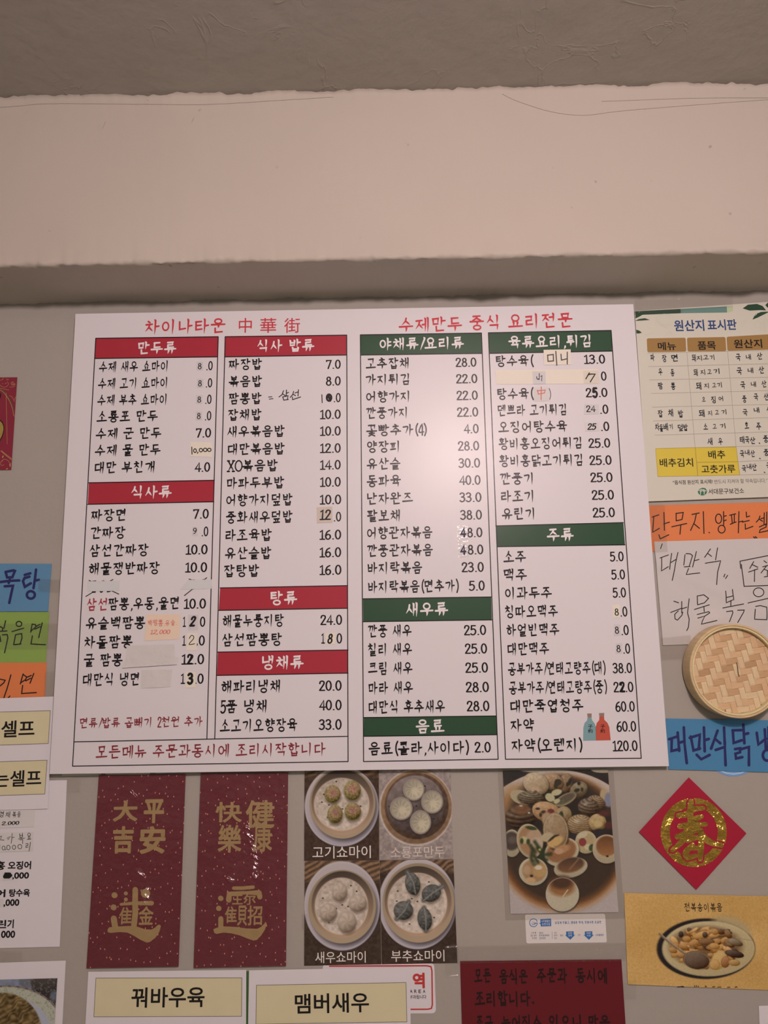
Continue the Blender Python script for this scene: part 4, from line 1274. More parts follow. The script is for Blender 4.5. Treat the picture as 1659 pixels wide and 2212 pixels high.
tab([(1397, 731), (1481, 729.5), (1482.5, 759.5), (1398.5, 761)], '메뉴', 1421, 1460, 739, 756.5)
tab([(1484, 729.5), (1567, 728), (1569, 758.5), (1485.5, 759.5)], '품목', 1507, 1546, 737.5, 755.5)
tab([(1569.5, 727.5), (1664, 722), (1666, 755), (1571.5, 758)], '원산지', 1585, 1646, 733, 752)
GL = [((1398.5, 763), (1700, 756)), ((1401, 792), (1700, 785)), ((1403, 821), (1700, 814)), ((1406, 850), (1700, 843)), ((1409, 879.5), (1700, 873)), ((1411, 909.5), (1700, 901)), ((1414, 940), (1700, 932)), ((1416, 969), (1700, 962)), ((1596, 997), (1700, 993)), ((1598, 1026), (1700, 1023)),
      ((1483.5, 761), (1501.5, 967)), ((1571.5, 758), (1590, 965.5)), ((1590, 965.5), (1598, 1026))]
lines(GL, .8, S2, mat('print_rule', (150, 132, 116), rough=.42), o, 'table_rule')


def ybox(c, txt, a, b, y0, y1):
    s, ob = band(c, (198, 162, 60), 'yellow_box')
    q = [tuple(t) for t in c]
    lines([(q[k], q[(k + 1) % 4]) for k in range(4)], .7, s, mat('print_ochre', (160, 128, 56), rough=.42), ob, 'border_line')
    printed(txt, a, b, y0, y1, s, M_BOLD, ob, bold=.012)


ybox([(1416, 969), (1501.5, 967), (1507, 1028), (1421, 1029.5)], '배추김치', 1425, 1497, 990, 1008.5)
ybox([(1502, 967), (1590, 965.5), (1594, 997), (1505, 998.5)], '배추', 1530, 1566.5, 973, 991)
ybox([(1505.5, 999), (1594.5, 997.5), (1597.5, 1026), (1507.5, 1028)], '고춧가루', 1515, 1588, 1004, 1022)
printed('“음식점 원산지 표시제!', 1453, 1539, 1036.5, 1046, S2, M_BOLD, o, bold=.01, name='footer', tilt=.01); printed('반드시 지켜야 할 약속입니다.”', 1543, 1658, 1034.5, 1044, S2, M_HAIR, o, name='footer', tilt=.01)
M_LOGO = mat('print_logo_green', (52, 100, 72), rough=.42)
lg = fillpoly([[(755, 1560), (775, 1525), (815, 1508), (855, 1515), (875, 1545), (870, 1580), (840, 1605), (800, 1608), (770, 1590)]], (1380, 800), 5.946, S2, M_LOGO, o, 'logo')
trace([[(795, 1535), (790, 1595)], [(835, 1530), (838, 1592)], [(785, 1560), (815, 1545), (845, 1560)], [(770, 1545), (800, 1530), (830, 1535), (862, 1550)]], (1380, 800), 5.946, 1.7, S2, M_OB, lg, 'logo_mark', lift=.0006)
printed('서대문구보건소', 1530, 1607, 1055, 1067, S2, M_BOLD, o, bold=.008, name='footer', tilt=.01)
M_INKD = mat('ink_felt', (34, 34, 40), rough=.5)
HW = '''짜|1405|1414|772|장|1430|1440|774|면|1450|1464|774
우|1422|1431|803|동|1448|1457|805
짬|1421|1432|834|뽕|1449|1459|834
오|1516|1524|863|징|1536|1546|864|어|1552|1562|861
잡|1421|1432|894|채|1443|1454|891|밥|1465|1476|894
차|1415|1425|922|돌|1424|1433|925|배|1433|1443|922|기|1445|1453|921|덮|1464|1475|924|밥|1476|1486|924
소|1519|1529|922|고|1539|1548|921|기|1555|1567|920
새|1528|1539|953|우|1551|1561|953
돼|1494|1503|773|지|1505|1516|773|고|1518|1531|772|기|1533|1543|772
돼|1498|1507|805|지|1513|1523|804|고|1527|1537|803|기|1541|1554|802
돼|1503|1515|834|지|1521|1531|833|고|1538|1547|832|기|1549|1559|831
돼|1509|1522|893|지|1529|1538|892|고|1544|1553|891|기|1558|1569|890
국|1589|1600|772|내|1611|1622|771|산|1635|1647|770
국|1591|1603|802|내|1615|1627|800|산|1639|1651|800
국|1599|1610|832|내|1622|1633|830|산|1645|1656|830
중|1603|1613|862|국|1628|1638|858|산|1650|1661|858
국|1604|1615|891|내|1628|1640|886|산|1656|1668|886
호|1608|1618|920|주|1633|1644|920
태|1598|1608|950|국|1609|1619|950|산|1620|1632|952|중|1648|1660|948
국|1598|1608|981|내|1609|1619|977|산|1621|1631|980|중|1649|1661|977
국|1602|1612|1012|내|1613|1623|1008|산|1624|1635|1010|국|1655|1665|1006'''
for ln in HW.split('\n'):
    q = ln.split('|')
    for k in range(0, len(q), 4):
        write(q[k], float(q[k + 1]), float(q[k + 2]), float(q[k + 3]), 14.5 if q[k] not in '기어내지고오' else 10.5, S2, M_INKD, o, style='pen', w=.14, jitter=.35, seed=int(float(q[k + 1]) + float(q[k + 3])), name='handwriting')
trace([[(1640, 957), (1641, 958)], [(1641, 990), (1642, 991)], [(1651, 1020), (1652, 1021)]], (0, 0), 1, 2.2, S2, M_INKD, o)

oR, sR = (1370, 1080), 5.74
sh, o = paper('menu_slip', [(1401, 1092), (1720, 1083.5), (1720, 1182), (1409, 1191)], M_ORANGE, 'orange paper strip with black pen lettering under the origin board', 'sign', .0012, seed=12, group='coloured paper strips')
trace([[(222, 212), (305, 185)], [(242, 206), (228, 400), (312, 352)], [(368, 155), (374, 376)], [(365, 298), (436, 275)], [(305, 432), (322, 482), (428, 432)], [(518, 165), (520, 258), (592, 243)], [(518, 168), (607, 155), (592, 243)], [(465, 333), (650, 292)], [(577, 312), (567, 425)],
       [(715, 180), (805, 162)], [(770, 172), (748, 270), (698, 378)], [(745, 300), (808, 352)], [(856, 145), (864, 416)], [(926, 402), (932, 407)], ('o', 1045, 233, 38, 58), [(1107, 145), (1108, 310)], [(1108, 205), (1140, 195)], [(1108, 262), (1140, 248)], ('o', 1083, 362, 43, 48),
       [(1182, 190), (1258, 172)], [(1205, 190), (1215, 290)], [(1240, 182), (1240, 280)], [(1190, 302), (1262, 272)], [(1298, 145), (1290, 408)], [(1292, 275), (1345, 262)], [(1388, 150), (1392, 212), (1430, 200)], [(1340, 275), (1425, 255)], [(1375, 298), (1378, 362), (1470, 328)],
       [(1558, 200), (1545, 240), (1512, 275)], [(1545, 235), (1590, 265)], [(1570, 232), (1610, 222)], [(1612, 160), (1608, 300)], [(1642, 150), (1640, 310)], [(1550, 335), (1630, 300), (1635, 335), (1560, 370)], [(1560, 370), (1550, 405), (1659, 380)], [(1478, 458), (1498, 475)], [(1500, 455), (1520, 472)]], oR, sR, 2.2, sh, M_PEN, o)


def crease(x, z):
    c = at(1545, 1338, .002)
    return .004 * np.exp(-(((x - c[0]) / .03) ** 2 + ((z - c[2]) / .018) ** 2)) + .0012 * np.exp(-((z - c[2] - .06 + .5 * (x - c[0])) / .01) ** 2)


sh, o = paper('dish_sheet', [(1413, 1170), (1720, 1161), (1720, 1384), (1432, 1394)], mat('paper_offwhite', (187, 166, 158), rough=.55, vary=.02), 'white sheet with thin pen lettering behind the bamboo steamer lid', 'sign', .0022, seed=13, wave=.0014, nx=60, ny=48, extra=crease, wscale=16)
trace([[(345, 545), (325, 605)], [(318, 720), (422, 682)], [(338, 715), (335, 880), (420, 828)], [(462, 662), (435, 860)], [(455, 775), (520, 735)], [(540, 652), (520, 740), (470, 998)], [(628, 680), (612, 808)], [(640, 665), (690, 668), (720, 690), (680, 825)], [(618, 830), (690, 825)], [(768, 640), (722, 832)], [(740, 755), (800, 738)], [(672, 850), (642, 925), (810, 905)],
       [(942, 608), (870, 712)], [(910, 665), (955, 700)], [(1030, 595), (1005, 745)], [(878, 785), (1068, 755), (1030, 900), (1020, 1050)], [(1122, 920), (1108, 955)], [(1155, 935), (1130, 975)], [(1318, 850), (1308, 760), (1659, 690)], [(1325, 800), (1360, 1072), (1659, 1060)], [(1478, 765), (1430, 850)], [(1455, 800), (1530, 835)], [(1415, 895), (1530, 855)], [(1490, 865), (1488, 1012)],
       [(1605, 755), (1640, 780)], [(1590, 830), (1659, 810)], [(1640, 815), (1570, 905)], [(1610, 860), (1659, 880)], [(1650, 880), (1648, 935)], [(1610, 955), (1659, 945)],
       [(490, 1255), (548, 1275)], [(450, 1395), (580, 1345)], [(545, 1375), (500, 1420), (505, 1475), (535, 1490), (590, 1430), (600, 1390)], [(588, 1260), (588, 1400)], [(590, 1350), (650, 1330)], [(680, 1225), (660, 1400), (680, 1480), (670, 1580), (650, 1620)], [(780, 1190), (785, 1300)], [(790, 1190), (860, 1175), (920, 1220), (870, 1275), (785, 1300)], [(745, 1358), (930, 1300)], [(862, 1320), (865, 1385)],
       [(778, 1420), (920, 1385), (930, 1400), (870, 1440)], [(785, 1465), (870, 1440), (840, 1500), (830, 1540), (1015, 1495)], [(1130, 1130), (1140, 1275), (1215, 1240)], [(1215, 1110), (1228, 1240)], [(1140, 1210), (1220, 1190)], [(1195, 1255), (1195, 1310)], [(1095, 1340), (1350, 1290)], [(1140, 1385), (1215, 1375), (1220, 1400), (1175, 1510)], [(1280, 1368), (1360, 1365), (1355, 1390), (1280, 1520)],
       ('o', 1540, 1145, 65, 55), [(1405, 1278), (1659, 1220)], [(1495, 1355), (1490, 1480)], [(1500, 1320), (1560, 1310), (1640, 1330), (1640, 1480)], [(1500, 1480), (1640, 1485)]], oR, sR, 1.9, sh, M_PEN, o, smooth=False)

# round hook disc half hidden behind the blue strip
HD = Sheet([(0, 0)] * 4, .0009)
dsk = slab('hook_disc', oval(1584, 1614, 63, 63, 40), .0009, .0008, mat('disc_blue', (110, 138, 178), rough=.3))
tag(dsk, 'round pale blue hook disc peeking out below the blue paper strip', 'hook')
trace([('o', 1584, 1614, 58, 58)], (0, 0), 1, 2.5, HD, mat('disc_rim', (170, 176, 196), rough=.3), dsk, 'rim_ring')
sh, o = paper('menu_slip', [(1438, 1552), (1720, 1557), (1720, 1670), (1444, 1662)], M_BLUER, 'blue paper strip with navy marker lettering below the steamer lid', 'sign', .0026, seed=14, group='coloured paper strips')
oB, sB = (1179, 1220), 3.456
trace([[(920, 1302), (986, 1280)], [(940, 1305), (938, 1390), (990, 1378)], [(984, 1252), (996, 1388)], [(992, 1330), (1030, 1318)], [(1030, 1214), (1036, 1340), (1052, 1480)], [(1082, 1282), (1102, 1386), (1150, 1372)], [(1074, 1292), (1150, 1268), (1142, 1372)], [(1180, 1214), (1186, 1392)], [(1184, 1310), (1216, 1300)], [(1126, 1418), (1160, 1452), (1222, 1420)],
       [(1282, 1238), (1234, 1372)], [(1264, 1300), (1302, 1332)], [(1330, 1214), (1336, 1342)], [(1268, 1382), (1336, 1360), (1342, 1496)], [(1394, 1236), (1458, 1234)], [(1396, 1240), (1402, 1330), (1462, 1310)], [(1474, 1194), (1482, 1332)], [(1478, 1266), (1510, 1258)], [(1412, 1376), (1450, 1370), (1450, 1400), (1415, 1410), (1420, 1446), (1466, 1436)], [(1458, 1376), (1516, 1360), (1516, 1496)],
       [(1574, 1254), (1586, 1342), (1642, 1298)], [(1634, 1228), (1642, 1372)], [(1662, 1212), (1662, 1382)], ('o', 1652, 1422, 32, 40)], oB, sB, 6.0, sh, M_MARK, o, taper=[1, .9, 1.05])

# ---- red diamond
DP = np.array([(1487.5, 1679), (1612, 1800), (1504, 1922), (1380, 1797)], float)
DS = Sheet(DP, .0026, wave=.0012, seed=15, wscale=12)
do = DS.build('spring_diamond', mat('diamond_red', (148, 27, 44), rough=.5, L=.95, vary=.03, vscale=10), 14, 14, thick=.0004)
tag(do, 'red paper diamond with a gold ring and gold brush character', 'decoration')
M_FOIL = mat('gold_foil', (186, 138, 62), rough=.17, metal=1.0, bump=.9, bscale=26, bdist=.02)
M_DRED2 = MATS['diamond_red']
o8, s8 = (1370, 1660), 5.74
t = np.linspace(0, 2 * np.pi, 60, endpoint=False)
ring = np.stack([735 + 353 * np.cos(t), 792 + 372 * np.sin(t)], 1)
rv = ribbon(ring * [1, -1], np.full(60, 112.0), True)
V = np.array(rv[0]) * [1, -1] / s8 + np.array(o8)
x, z = atv(V[:, 0], V[:, 1], DS.d)
obj('gold_ring', np.stack([x, -(DS.depth(x, z) + .0004), z], -1), rv[1], M_FOIL, do)
CHUN = [[(700, 405), (690, 540), (690, 690)], [(545, 580), (640, 565), (740, 500), (850, 490)], [(720, 635), (830, 595)], [(560, 715), (690, 700), (880, 690)], [(690, 690), (640, 780), (590, 900), (470, 1010)], [(530, 845), (620, 810), (760, 760), (830, 770)], [(790, 750), (870, 860), (960, 920), (1080, 950)],
        [(660, 890), (720, 860), (800, 850)], [(720, 950), (640, 1030), (660, 1100), (760, 1080)], [(830, 880), (820, 1000), (815, 1130)], [(730, 985), (790, 985)]]
trace(CHUN, o8, s8, 18, DS, M_DRED2, do, 'red_outline', lift=.0007, taper=[1.0, 1.1, .95], smooth=True)
trace(CHUN, o8, s8, 13, DS, M_FOIL, do, 'gold_character', lift=.0010, taper=[.9, 1.1, .75], smooth=True)
# ================================================================== bamboo steamer lid
def lid():
    D0, D1, DW = .0050, .043, .0315
    c = at(1591, 1448.7, D1); R = (at(1591 + 50, 1448.7, D1)[0] - at(1591 - 50, 1448.7, D1)[0]) * 1.005
    root = bpy.data.objects.new('steamer_lid', None)
    COL.objects.link(root); root.location = (c[0], -D0, c[2]); root['wo'] = [float(c[0]), -D0, float(c[2])]
    root.empty_display_size = .05
    tag(root, 'round woven bamboo steamer lid hung on the wall at the right edge', 'steamer lid')

    def bam(name, col, sc, rot=0.0, rough=.5):
        if name in MATS:
            return MATS[name]
        m = mat(name, col, rough=rough, spec=.35)
        nt = m.node_tree; b = nt.nodes['Principled BSDF']
        geo = nt.nodes.new('ShaderNodeNewGeometry'); mp = nt.nodes.new('ShaderNodeMapping')
        mp.vector_type = 'TEXTURE'
        mp.inputs['Rotation'].default_value = (0, rot, 0); mp.inputs['Scale'].default_value = sc
        nz = nt.nodes.new('ShaderNodeTexNoise'); nz.inputs['Scale'].default_value = 1.0; nz.inputs['Detail'].default_value = 3
        nt.links.new(geo.outputs['Position'], mp.inputs['Vector']); nt.links.new(mp.outputs[0], nz.inputs['Vector'])
        a = alb(col, .95)
        mx = nt.nodes.new('ShaderNodeMix'); mx.data_type = 'RGBA'
        mx.inputs['A'].default_value = (*(a * .78), 1); mx.inputs['B'].default_value = (*np.clip(a * 1.18, 0, .9), 1)
        nt.links.new(nz.outputs['Fac'], mx.inputs['Factor']); nt.links.new(mx.outputs['Result'], b.inputs['Base Color'])
        return m

    def ring(name, prof, m, n=72):
        V, F = [], []
        k = len(prof)
        for i in range(n):
            t = 2 * math.pi * i / n
            for (r, d) in prof:
                V.append((c[0] + r * math.cos(t), -d, c[2] + r * math.sin(t)))
        for i in range(n):
            for j in range(k):
                a = i * k + j; b2 = ((i + 1) % n) * k + j
                a2 = i * k + (j + 1) % k; b3 = ((i + 1) % n) * k + (j + 1) % k
                F.append((a, b2, b3, a2))
        return obj(name, V, F, m, root, smooth=False)

    mw = bam('bamboo_hoop', (192, 152, 112), (.05, .05, .006), .2)
    mr = bam('bamboo_rim', (205, 166, 124), (.03, .03, .03), 0)
    ring('outer_hoop', [(R - .0015, D0), (R, D0 + .001), (R, D1 - .0012), (R - .0010, D1), (R - .0036, D1), (R - .0042, D1 - .001), (R - .0042, D0)], mw)
    ring('inner_hoop', [(R - .0046, D0 + .004), (R - .0046, D1 - .0012), (R - .0052, D1 - .0006), (R - .0078, D1 - .0008), (R - .0084, D1 - .002), (R - .0084, D0 + .004)], mr)
    RP = R - .0080
    sw = (at(1600, 1448, DW)[0] - at(1587.2, 1448, DW)[0])
    ang = math.radians(9)
    ca, sa = math.cos(ang), math.sin(ang)
    tones = [(206, 160, 122), (192, 146, 108), (178, 131, 94), (200, 154, 118), (168, 122, 86)]
    rr = random.Random(5)
    amp, th = .00075, .0005
    N = int(RP / sw) + 1
    for horiz in (0, 1):
        for i in range(-N, N):
            u = (i + .5) * sw
            if abs(u) > RP - .003:
                continue
            half = math.sqrt(RP * RP - u * u) + .0005
            pts = []
            j0 = math.floor(-half / sw) - 1; j1 = math.ceil(half / sw) + 1
            for j in range(j0, j1):
                vi, hj = (i, j) if not horiz else (j, i)
                over = ((vi - hj) % 4) < 2          # rows count upwards
                if horiz:
                    over = not over
                hgt = amp if over else -amp
                pts += [((j + .25) * sw, hgt), ((j + .75) * sw, hgt)]
            pts = [(-half, np.interp(-half, *zip(*pts)))] + [p for p in pts if -half < p[0] < half] + [(half, np.interp(half, *zip(*pts)))]
            V, F = [], []
            hw = sw * .475
            for (v, hgt) in pts:
                for (du, dh) in ((-hw, 0), (hw, 0), (hw, -th), (-hw, -th)):
                    uu = u + du
                    lx, lz = (uu, v) if not horiz else (v, uu)
                    V.append((c[0] + lx * ca - lz * sa, -(DW + hgt + dh), c[2] + lx * sa + lz * ca))
            for k in range(len(pts) - 1):
                for e in range(4):
                    a, b2 = k * 4 + e, k * 4 + (e + 1) % 4
                    F.append((a, a + 4, b2 + 4, b2))
            F += [(0, 1, 2, 3), tuple(len(V) - 4 + q for q in (3, 2, 1, 0))]
            tn = tones[rr.choice([0, 3, 0, 1, 3]) if not horiz else rr.choice([1, 2, 4, 1, 0])]
            mm = bam('bamboo_%s_%d' % ('across' if horiz else 'upright', tones.index(tn)), tn, (.02, .02, .0008) if horiz else (.0008, .02, .02), -ang)
            obj('bamboo_strip', V, F, mm, root)
    # hanging string through the middle
    P3 = []
    for (px, py, d) in ((1100, 872, DW - .001), (1125, 890, DW + .0022), (1140, 960, DW + .0028), (1145, 1040, DW + .0026), (1152, 1085, DW + .002), (1168, 1115, DW + .0024), (1150, 1120, DW - .001)):
        P3.append(at(1450 + px / 7.94, 1320 + py / 7.94, d))
    tube('hanging_string', P3, .0007, mat('string_dark', (88, 62, 46), rough=.8), root)


def tube(name, P, r, m, parent, n=8):
    P = np.array(P, float); V, F = [], []
    T = np.gradient(P, axis=0)
    for i, p in enumerate(P):
        t = T[i] / np.linalg.norm(T[i])
        a = np.cross(t, [0.3, .9, .1]); a /= np.linalg.norm(a); b = np.cross(t, a)
        for k in range(n):
            q = 2 * math.pi * k / n
            V.append(p + r * (a * math.cos(q) + b * math.sin(q)))
    for i in range(len(P) - 1):
        for k in range(n):
            F.append((i * n + k, i * n + (k + 1) % n, (i + 1) * n + (k + 1) % n, (i + 1) * n + k))
    F += [list(range(n))[::-1], [(len(P) - 1) * n + k for k in range(n)]]
    return obj(name, V, F, m, parent, smooth=True)


lid()
# ================================================================== printed photographs (colour stored per point of a fine flat grid)
def vnoise(X, Y, sc, seed=0):
    """smooth value noise in 0..1"""
    r = np.random.default_rng(seed)
    T = r.random((64, 64))
    x, y = X / sc, Y / sc
    xi, yi = np.floor(x).astype(int), np.floor(y).astype(int)
    fx, fy = x - xi, y - yi
    fx = fx * fx * (3 - 2 * fx); fy = fy * fy * (3 - 2 * fy)
    g = lambda a, b: T[a % 64, b % 64]
    return (g(xi, yi) * (1 - fx) + g(xi + 1, yi) * fx) * (1 - fy) + (g(xi, yi + 1) * (1 - fx) + g(xi + 1, yi + 1) * fx) * fy


class Paint:
    def __init__(s, X, Y, base):
        s.X, s.Y = X, Y
        s.C = np.zeros(X.shape + (3,)); s.C[:] = base

    def mix(s, m, col):
        m = np.clip(m, 0, 1)[..., None]
        s.C = s.C * (1 - m) + np.asarray(col, float) * m

    def loc(s, cx, cy, rx, ry, rot):
        a = math.radians(rot)
        dx, dy = s.X - cx, s.Y - cy
        return (dx * math.cos(a) + dy * math.sin(a)) / rx, (-dx * math.sin(a) + dy * math.cos(a)) / ry

    def ell(s, cx, cy, rx, ry, col, rot=0, soft=6.0, col2=None, ang=90, alpha=1.0):
        """filled ellipse; col2 is reached at the far end in direction ang (90 = down)"""
        u, v = s.loc(cx, cy, rx, ry, rot)
        r = np.hypot(u, v)
        m = np.clip((1 - r) * min(rx, ry) / soft + .5, 0, 1) * alpha
        c = np.asarray(col, float)
        if col2 is not None:
            t = np.clip(((s.X - cx) / rx * math.cos(math.radians(ang)) + (s.Y - cy) / ry * math.sin(math.radians(ang))) * .5 + .5, 0, 1)[..., None]
            c = c * (1 - t) + np.asarray(col2, float) * t
        s.mix(m, c)
        return r

    def ring(s, cx, cy, rx, ry, w, col, rot=0, alpha=1.0, a0=None, a1=None):
        u, v = s.loc(cx, cy, rx, ry, rot)
        r = np.hypot(u, v)
        m = np.clip(1 - np.abs(r - 1) * min(rx, ry) / w, 0, 1) * alpha
        if a0 is not None:
            th = np.degrees(np.arctan2(v, u)) % 360
            m = m * ((th > a0) & (th < a1) if a0 < a1 else (th > a0) | (th < a1))
        s.mix(m, col)

    def line(s, pts, w, col, alpha=1.0, soft=.5):
        pts = np.asarray(pts, float)
        d = np.full(s.X.shape, 1e9)
        for (ax, ay), (bx, by) in zip(pts[:-1], pts[1:]):
            t = np.clip(((s.X - ax) * (bx - ax) + (s.Y - ay) * (by - ay)) / ((bx - ax) ** 2 + (by - ay) ** 2 + 1e-9), 0, 1)
            d = np.minimum(d, np.hypot(s.X - ax - t * (bx - ax), s.Y - ay - t * (by - ay)))
        s.mix(np.clip((w / 2 - d) / (w * soft) + .5, 0, 1) * alpha, col)

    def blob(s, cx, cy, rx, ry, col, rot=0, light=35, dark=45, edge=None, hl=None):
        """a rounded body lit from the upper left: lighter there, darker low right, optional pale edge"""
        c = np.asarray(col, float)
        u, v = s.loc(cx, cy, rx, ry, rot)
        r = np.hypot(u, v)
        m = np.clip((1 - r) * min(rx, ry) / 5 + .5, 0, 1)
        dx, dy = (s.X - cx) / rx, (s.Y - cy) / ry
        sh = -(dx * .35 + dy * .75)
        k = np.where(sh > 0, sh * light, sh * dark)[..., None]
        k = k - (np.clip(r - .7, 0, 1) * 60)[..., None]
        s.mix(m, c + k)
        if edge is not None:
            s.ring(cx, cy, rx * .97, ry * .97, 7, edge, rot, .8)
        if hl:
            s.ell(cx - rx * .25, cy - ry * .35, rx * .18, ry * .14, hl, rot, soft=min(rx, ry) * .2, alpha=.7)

    def grain(s, amp, sc, seed=0):
        n = vnoise(s.X, s.Y, sc, seed) - .5
        s.C += (n * 2 * amp)[..., None]


def photo(name, c, d, L, org, s, fn, label=None, cat='photo', parent=None, res=1.25, group=None, wave=.0004, seed=0, rough=.35, tint=(1, 1, 1)):
    sh = Sheet(c, d, wave=wave, seed=seed)
    w = np.linalg.norm(sh.c[1] - sh.c[0]); h = np.linalg.norm(sh.c[3] - sh.c[0])
    nx, ny = int(w / res), int(h / res)
    x, z, p = sh.grid(nx, ny)
    X = (p[..., 0] - org[0]) * s; Y = (p[..., 1] - org[1]) * s
    C = np.clip(fn(X, Y) * np.asarray(tint), 4, 250)
    n = (nx + 1) * (ny + 1)
    V = np.stack([x, -sh.depth(x, z), z], -1).reshape(-1, 3)
    W = nx + 1
    idx = (np.arange(ny)[:, None] * W + np.arange(nx)[None]).reshape(-1)
    F = np.stack([idx, idx + W, idx + W + 1, idx + 1], 1)
    # plain back and edges
    B = []
    for q in ((0, 0), (1, 0), (1, 1), (0, 1)):
        k = (q[1] * ny) * W + q[0] * nx
        B.append([V[k][0], -(d - .0003), V[k][2]])
    V = np.concatenate([V, B])
    F = F.tolist() + [[n, n + 1, n + 2, n + 3], [0, nx, n + 1, n], [nx, n - 1, n + 2, n + 1], [n - 1, n - 1 - nx, n + 3, n + 2], [n - 1 - nx, 0, n, n + 3]]
    o = obj(name, V, F, mat('photo_print', None, rough=rough, attr='Col'), parent)
    a = np.clip(lin(C.reshape(-1, 3)) / REF * .84 / L, .003, .9)
    a = np.concatenate([a, np.full((4, 3), .6)])
    at_ = o.data.color_attributes.new('Col', 'FLOAT_COLOR', 'POINT')
    at_.data.foreach_set('color', np.concatenate([a, np.ones((len(a), 1))], 1).astype(np.float32).reshape(-1))
    if label:
        tag(o, label, cat, group)
    return sh, o


OD, SDm = (640, 1640), 4.608


def wood(P, x0, y0, dirx, diry, c1, c2, per, seed):
    t = (P.X - x0) * diry - (P.Y - y0) * dirx
    n = vnoise(P.X, P.Y, 90, seed) * 60
    return np.sin((t + n) / per)[..., None] * .5 + .5, c1, c2


def base_dish(X, Y, plate, outer, inner, floor, bgtop, bgbot, ymid, seed, floorc=(186, 170, 154)):
    P = Paint(X, Y, bgbot)
    w, c1, c2 = wood(P, 0, 0, 1, -.45, np.array(bgtop, float) * .55, np.array(bgtop, float), 9, seed)
    top = np.clip((ymid - Y) / 60, 0, 1)[..., None]
    P.C = P.C * (1 - top) + (np.asarray(c1) * (1 - w) + np.asarray(c2) * w) * top
    P.grain(8, 22, seed)
    cx, cy, rx, ry = plate
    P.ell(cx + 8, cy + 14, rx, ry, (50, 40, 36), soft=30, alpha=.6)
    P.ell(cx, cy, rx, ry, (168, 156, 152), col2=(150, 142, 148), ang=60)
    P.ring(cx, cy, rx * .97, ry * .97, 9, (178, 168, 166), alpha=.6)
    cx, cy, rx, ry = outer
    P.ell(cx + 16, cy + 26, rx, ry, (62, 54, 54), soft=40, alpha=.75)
    P.ell(cx, cy, rx, ry, (136, 118, 94), col2=(160, 138, 112), ang=80)
    cx, cy, rx, ry = inner
    P.ell(cx, cy, rx, ry, (64, 54, 46), col2=(168, 140, 114), ang=85)
    cx, cy, rx, ry = floor
    P.ell(cx, cy, rx + 8, ry + 8, (96, 74, 56), col2=(176, 142, 112), ang=90)
    P.ell(cx, cy, rx, ry, np.array(floorc) - 20, col2=floorc, ang=80)
    r = np.hypot((X - cx) / rx, (Y - cy) / ry)
    n = (vnoise(X, Y, 26, seed + 3) - .5) * 34 + (vnoise(X, Y, 9, seed + 4) - .5) * 16
    P.C += (n * (r < .97))[..., None]
    return P


def specks(P, pts, c=(38, 32, 30), r=9):
    for (x, y) in pts:
        P.ell(x, y, r, r * .8, c, soft=4)


def dish1(X, Y):
    P = base_dish(X, Y, (452, 470, 368, 398), (460, 440, 328, 350), (460, 428, 308, 324), (452, 448, 276, 262), (120, 92, 68), (66, 50, 40), 200, 1)
    specks(P, [(398, 222), (255, 427), (460, 495), (312, 578), (640, 468), (325, 455), (275, 350)])
    for k, (cx, cy, rx, ry) in enumerate(((360, 345, 80, 88), (558, 310, 84, 98), (386, 545, 76, 92), (562, 518, 82, 86))):
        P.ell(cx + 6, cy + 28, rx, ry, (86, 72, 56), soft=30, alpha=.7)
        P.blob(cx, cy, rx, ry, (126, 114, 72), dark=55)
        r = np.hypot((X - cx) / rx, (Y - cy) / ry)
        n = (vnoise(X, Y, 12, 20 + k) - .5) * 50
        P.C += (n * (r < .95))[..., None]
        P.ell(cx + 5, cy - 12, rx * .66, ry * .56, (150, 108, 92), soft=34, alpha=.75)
        n = (vnoise(X, Y, 9, 30 + k) - .5) * 60
        P.C += (n * (r < .6))[..., None] * np.array([1, .6, .5])
    return P.C


def dish2(X, Y):
    P = Paint(X, Y, (140, 126, 118)); P.grain(12, 18, 5)
    P.ell(1192, 482, 368, 382, (172, 160, 152)); P.ell(1195, 478, 354, 368, (142, 112, 84), col2=(112, 88, 66), ang=70)
    P.ring(1195, 478, 352, 366, 6, (150, 120, 92))
    P.ell(1198, 466, 318, 330, (96, 76, 60), col2=(66, 50, 40), ang=60)
    P.ell(1186, 452, 286, 290, (128, 114, 108), col2=(62, 50, 46), ang=80); P.grain(10, 30, 6)
    specks(P, [(1282, 268), (1196, 466), (1370, 594), (925, 470)])
    for k, (cx, cy, rx, ry) in enumerate(((1168, 300, 108, 112), (1352, 424, 110, 116), (1044, 490, 114, 116), (1236, 626, 106, 120))):
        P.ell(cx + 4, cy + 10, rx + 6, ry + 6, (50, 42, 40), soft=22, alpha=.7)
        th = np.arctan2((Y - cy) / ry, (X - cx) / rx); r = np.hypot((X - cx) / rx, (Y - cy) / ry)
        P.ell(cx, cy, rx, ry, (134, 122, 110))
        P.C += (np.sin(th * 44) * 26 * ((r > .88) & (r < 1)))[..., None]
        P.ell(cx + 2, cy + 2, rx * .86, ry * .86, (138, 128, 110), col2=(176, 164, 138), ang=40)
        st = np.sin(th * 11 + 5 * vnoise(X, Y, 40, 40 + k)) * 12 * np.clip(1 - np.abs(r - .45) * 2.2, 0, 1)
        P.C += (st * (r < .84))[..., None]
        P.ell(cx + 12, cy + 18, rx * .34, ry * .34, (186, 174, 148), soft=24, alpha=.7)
    return P.C


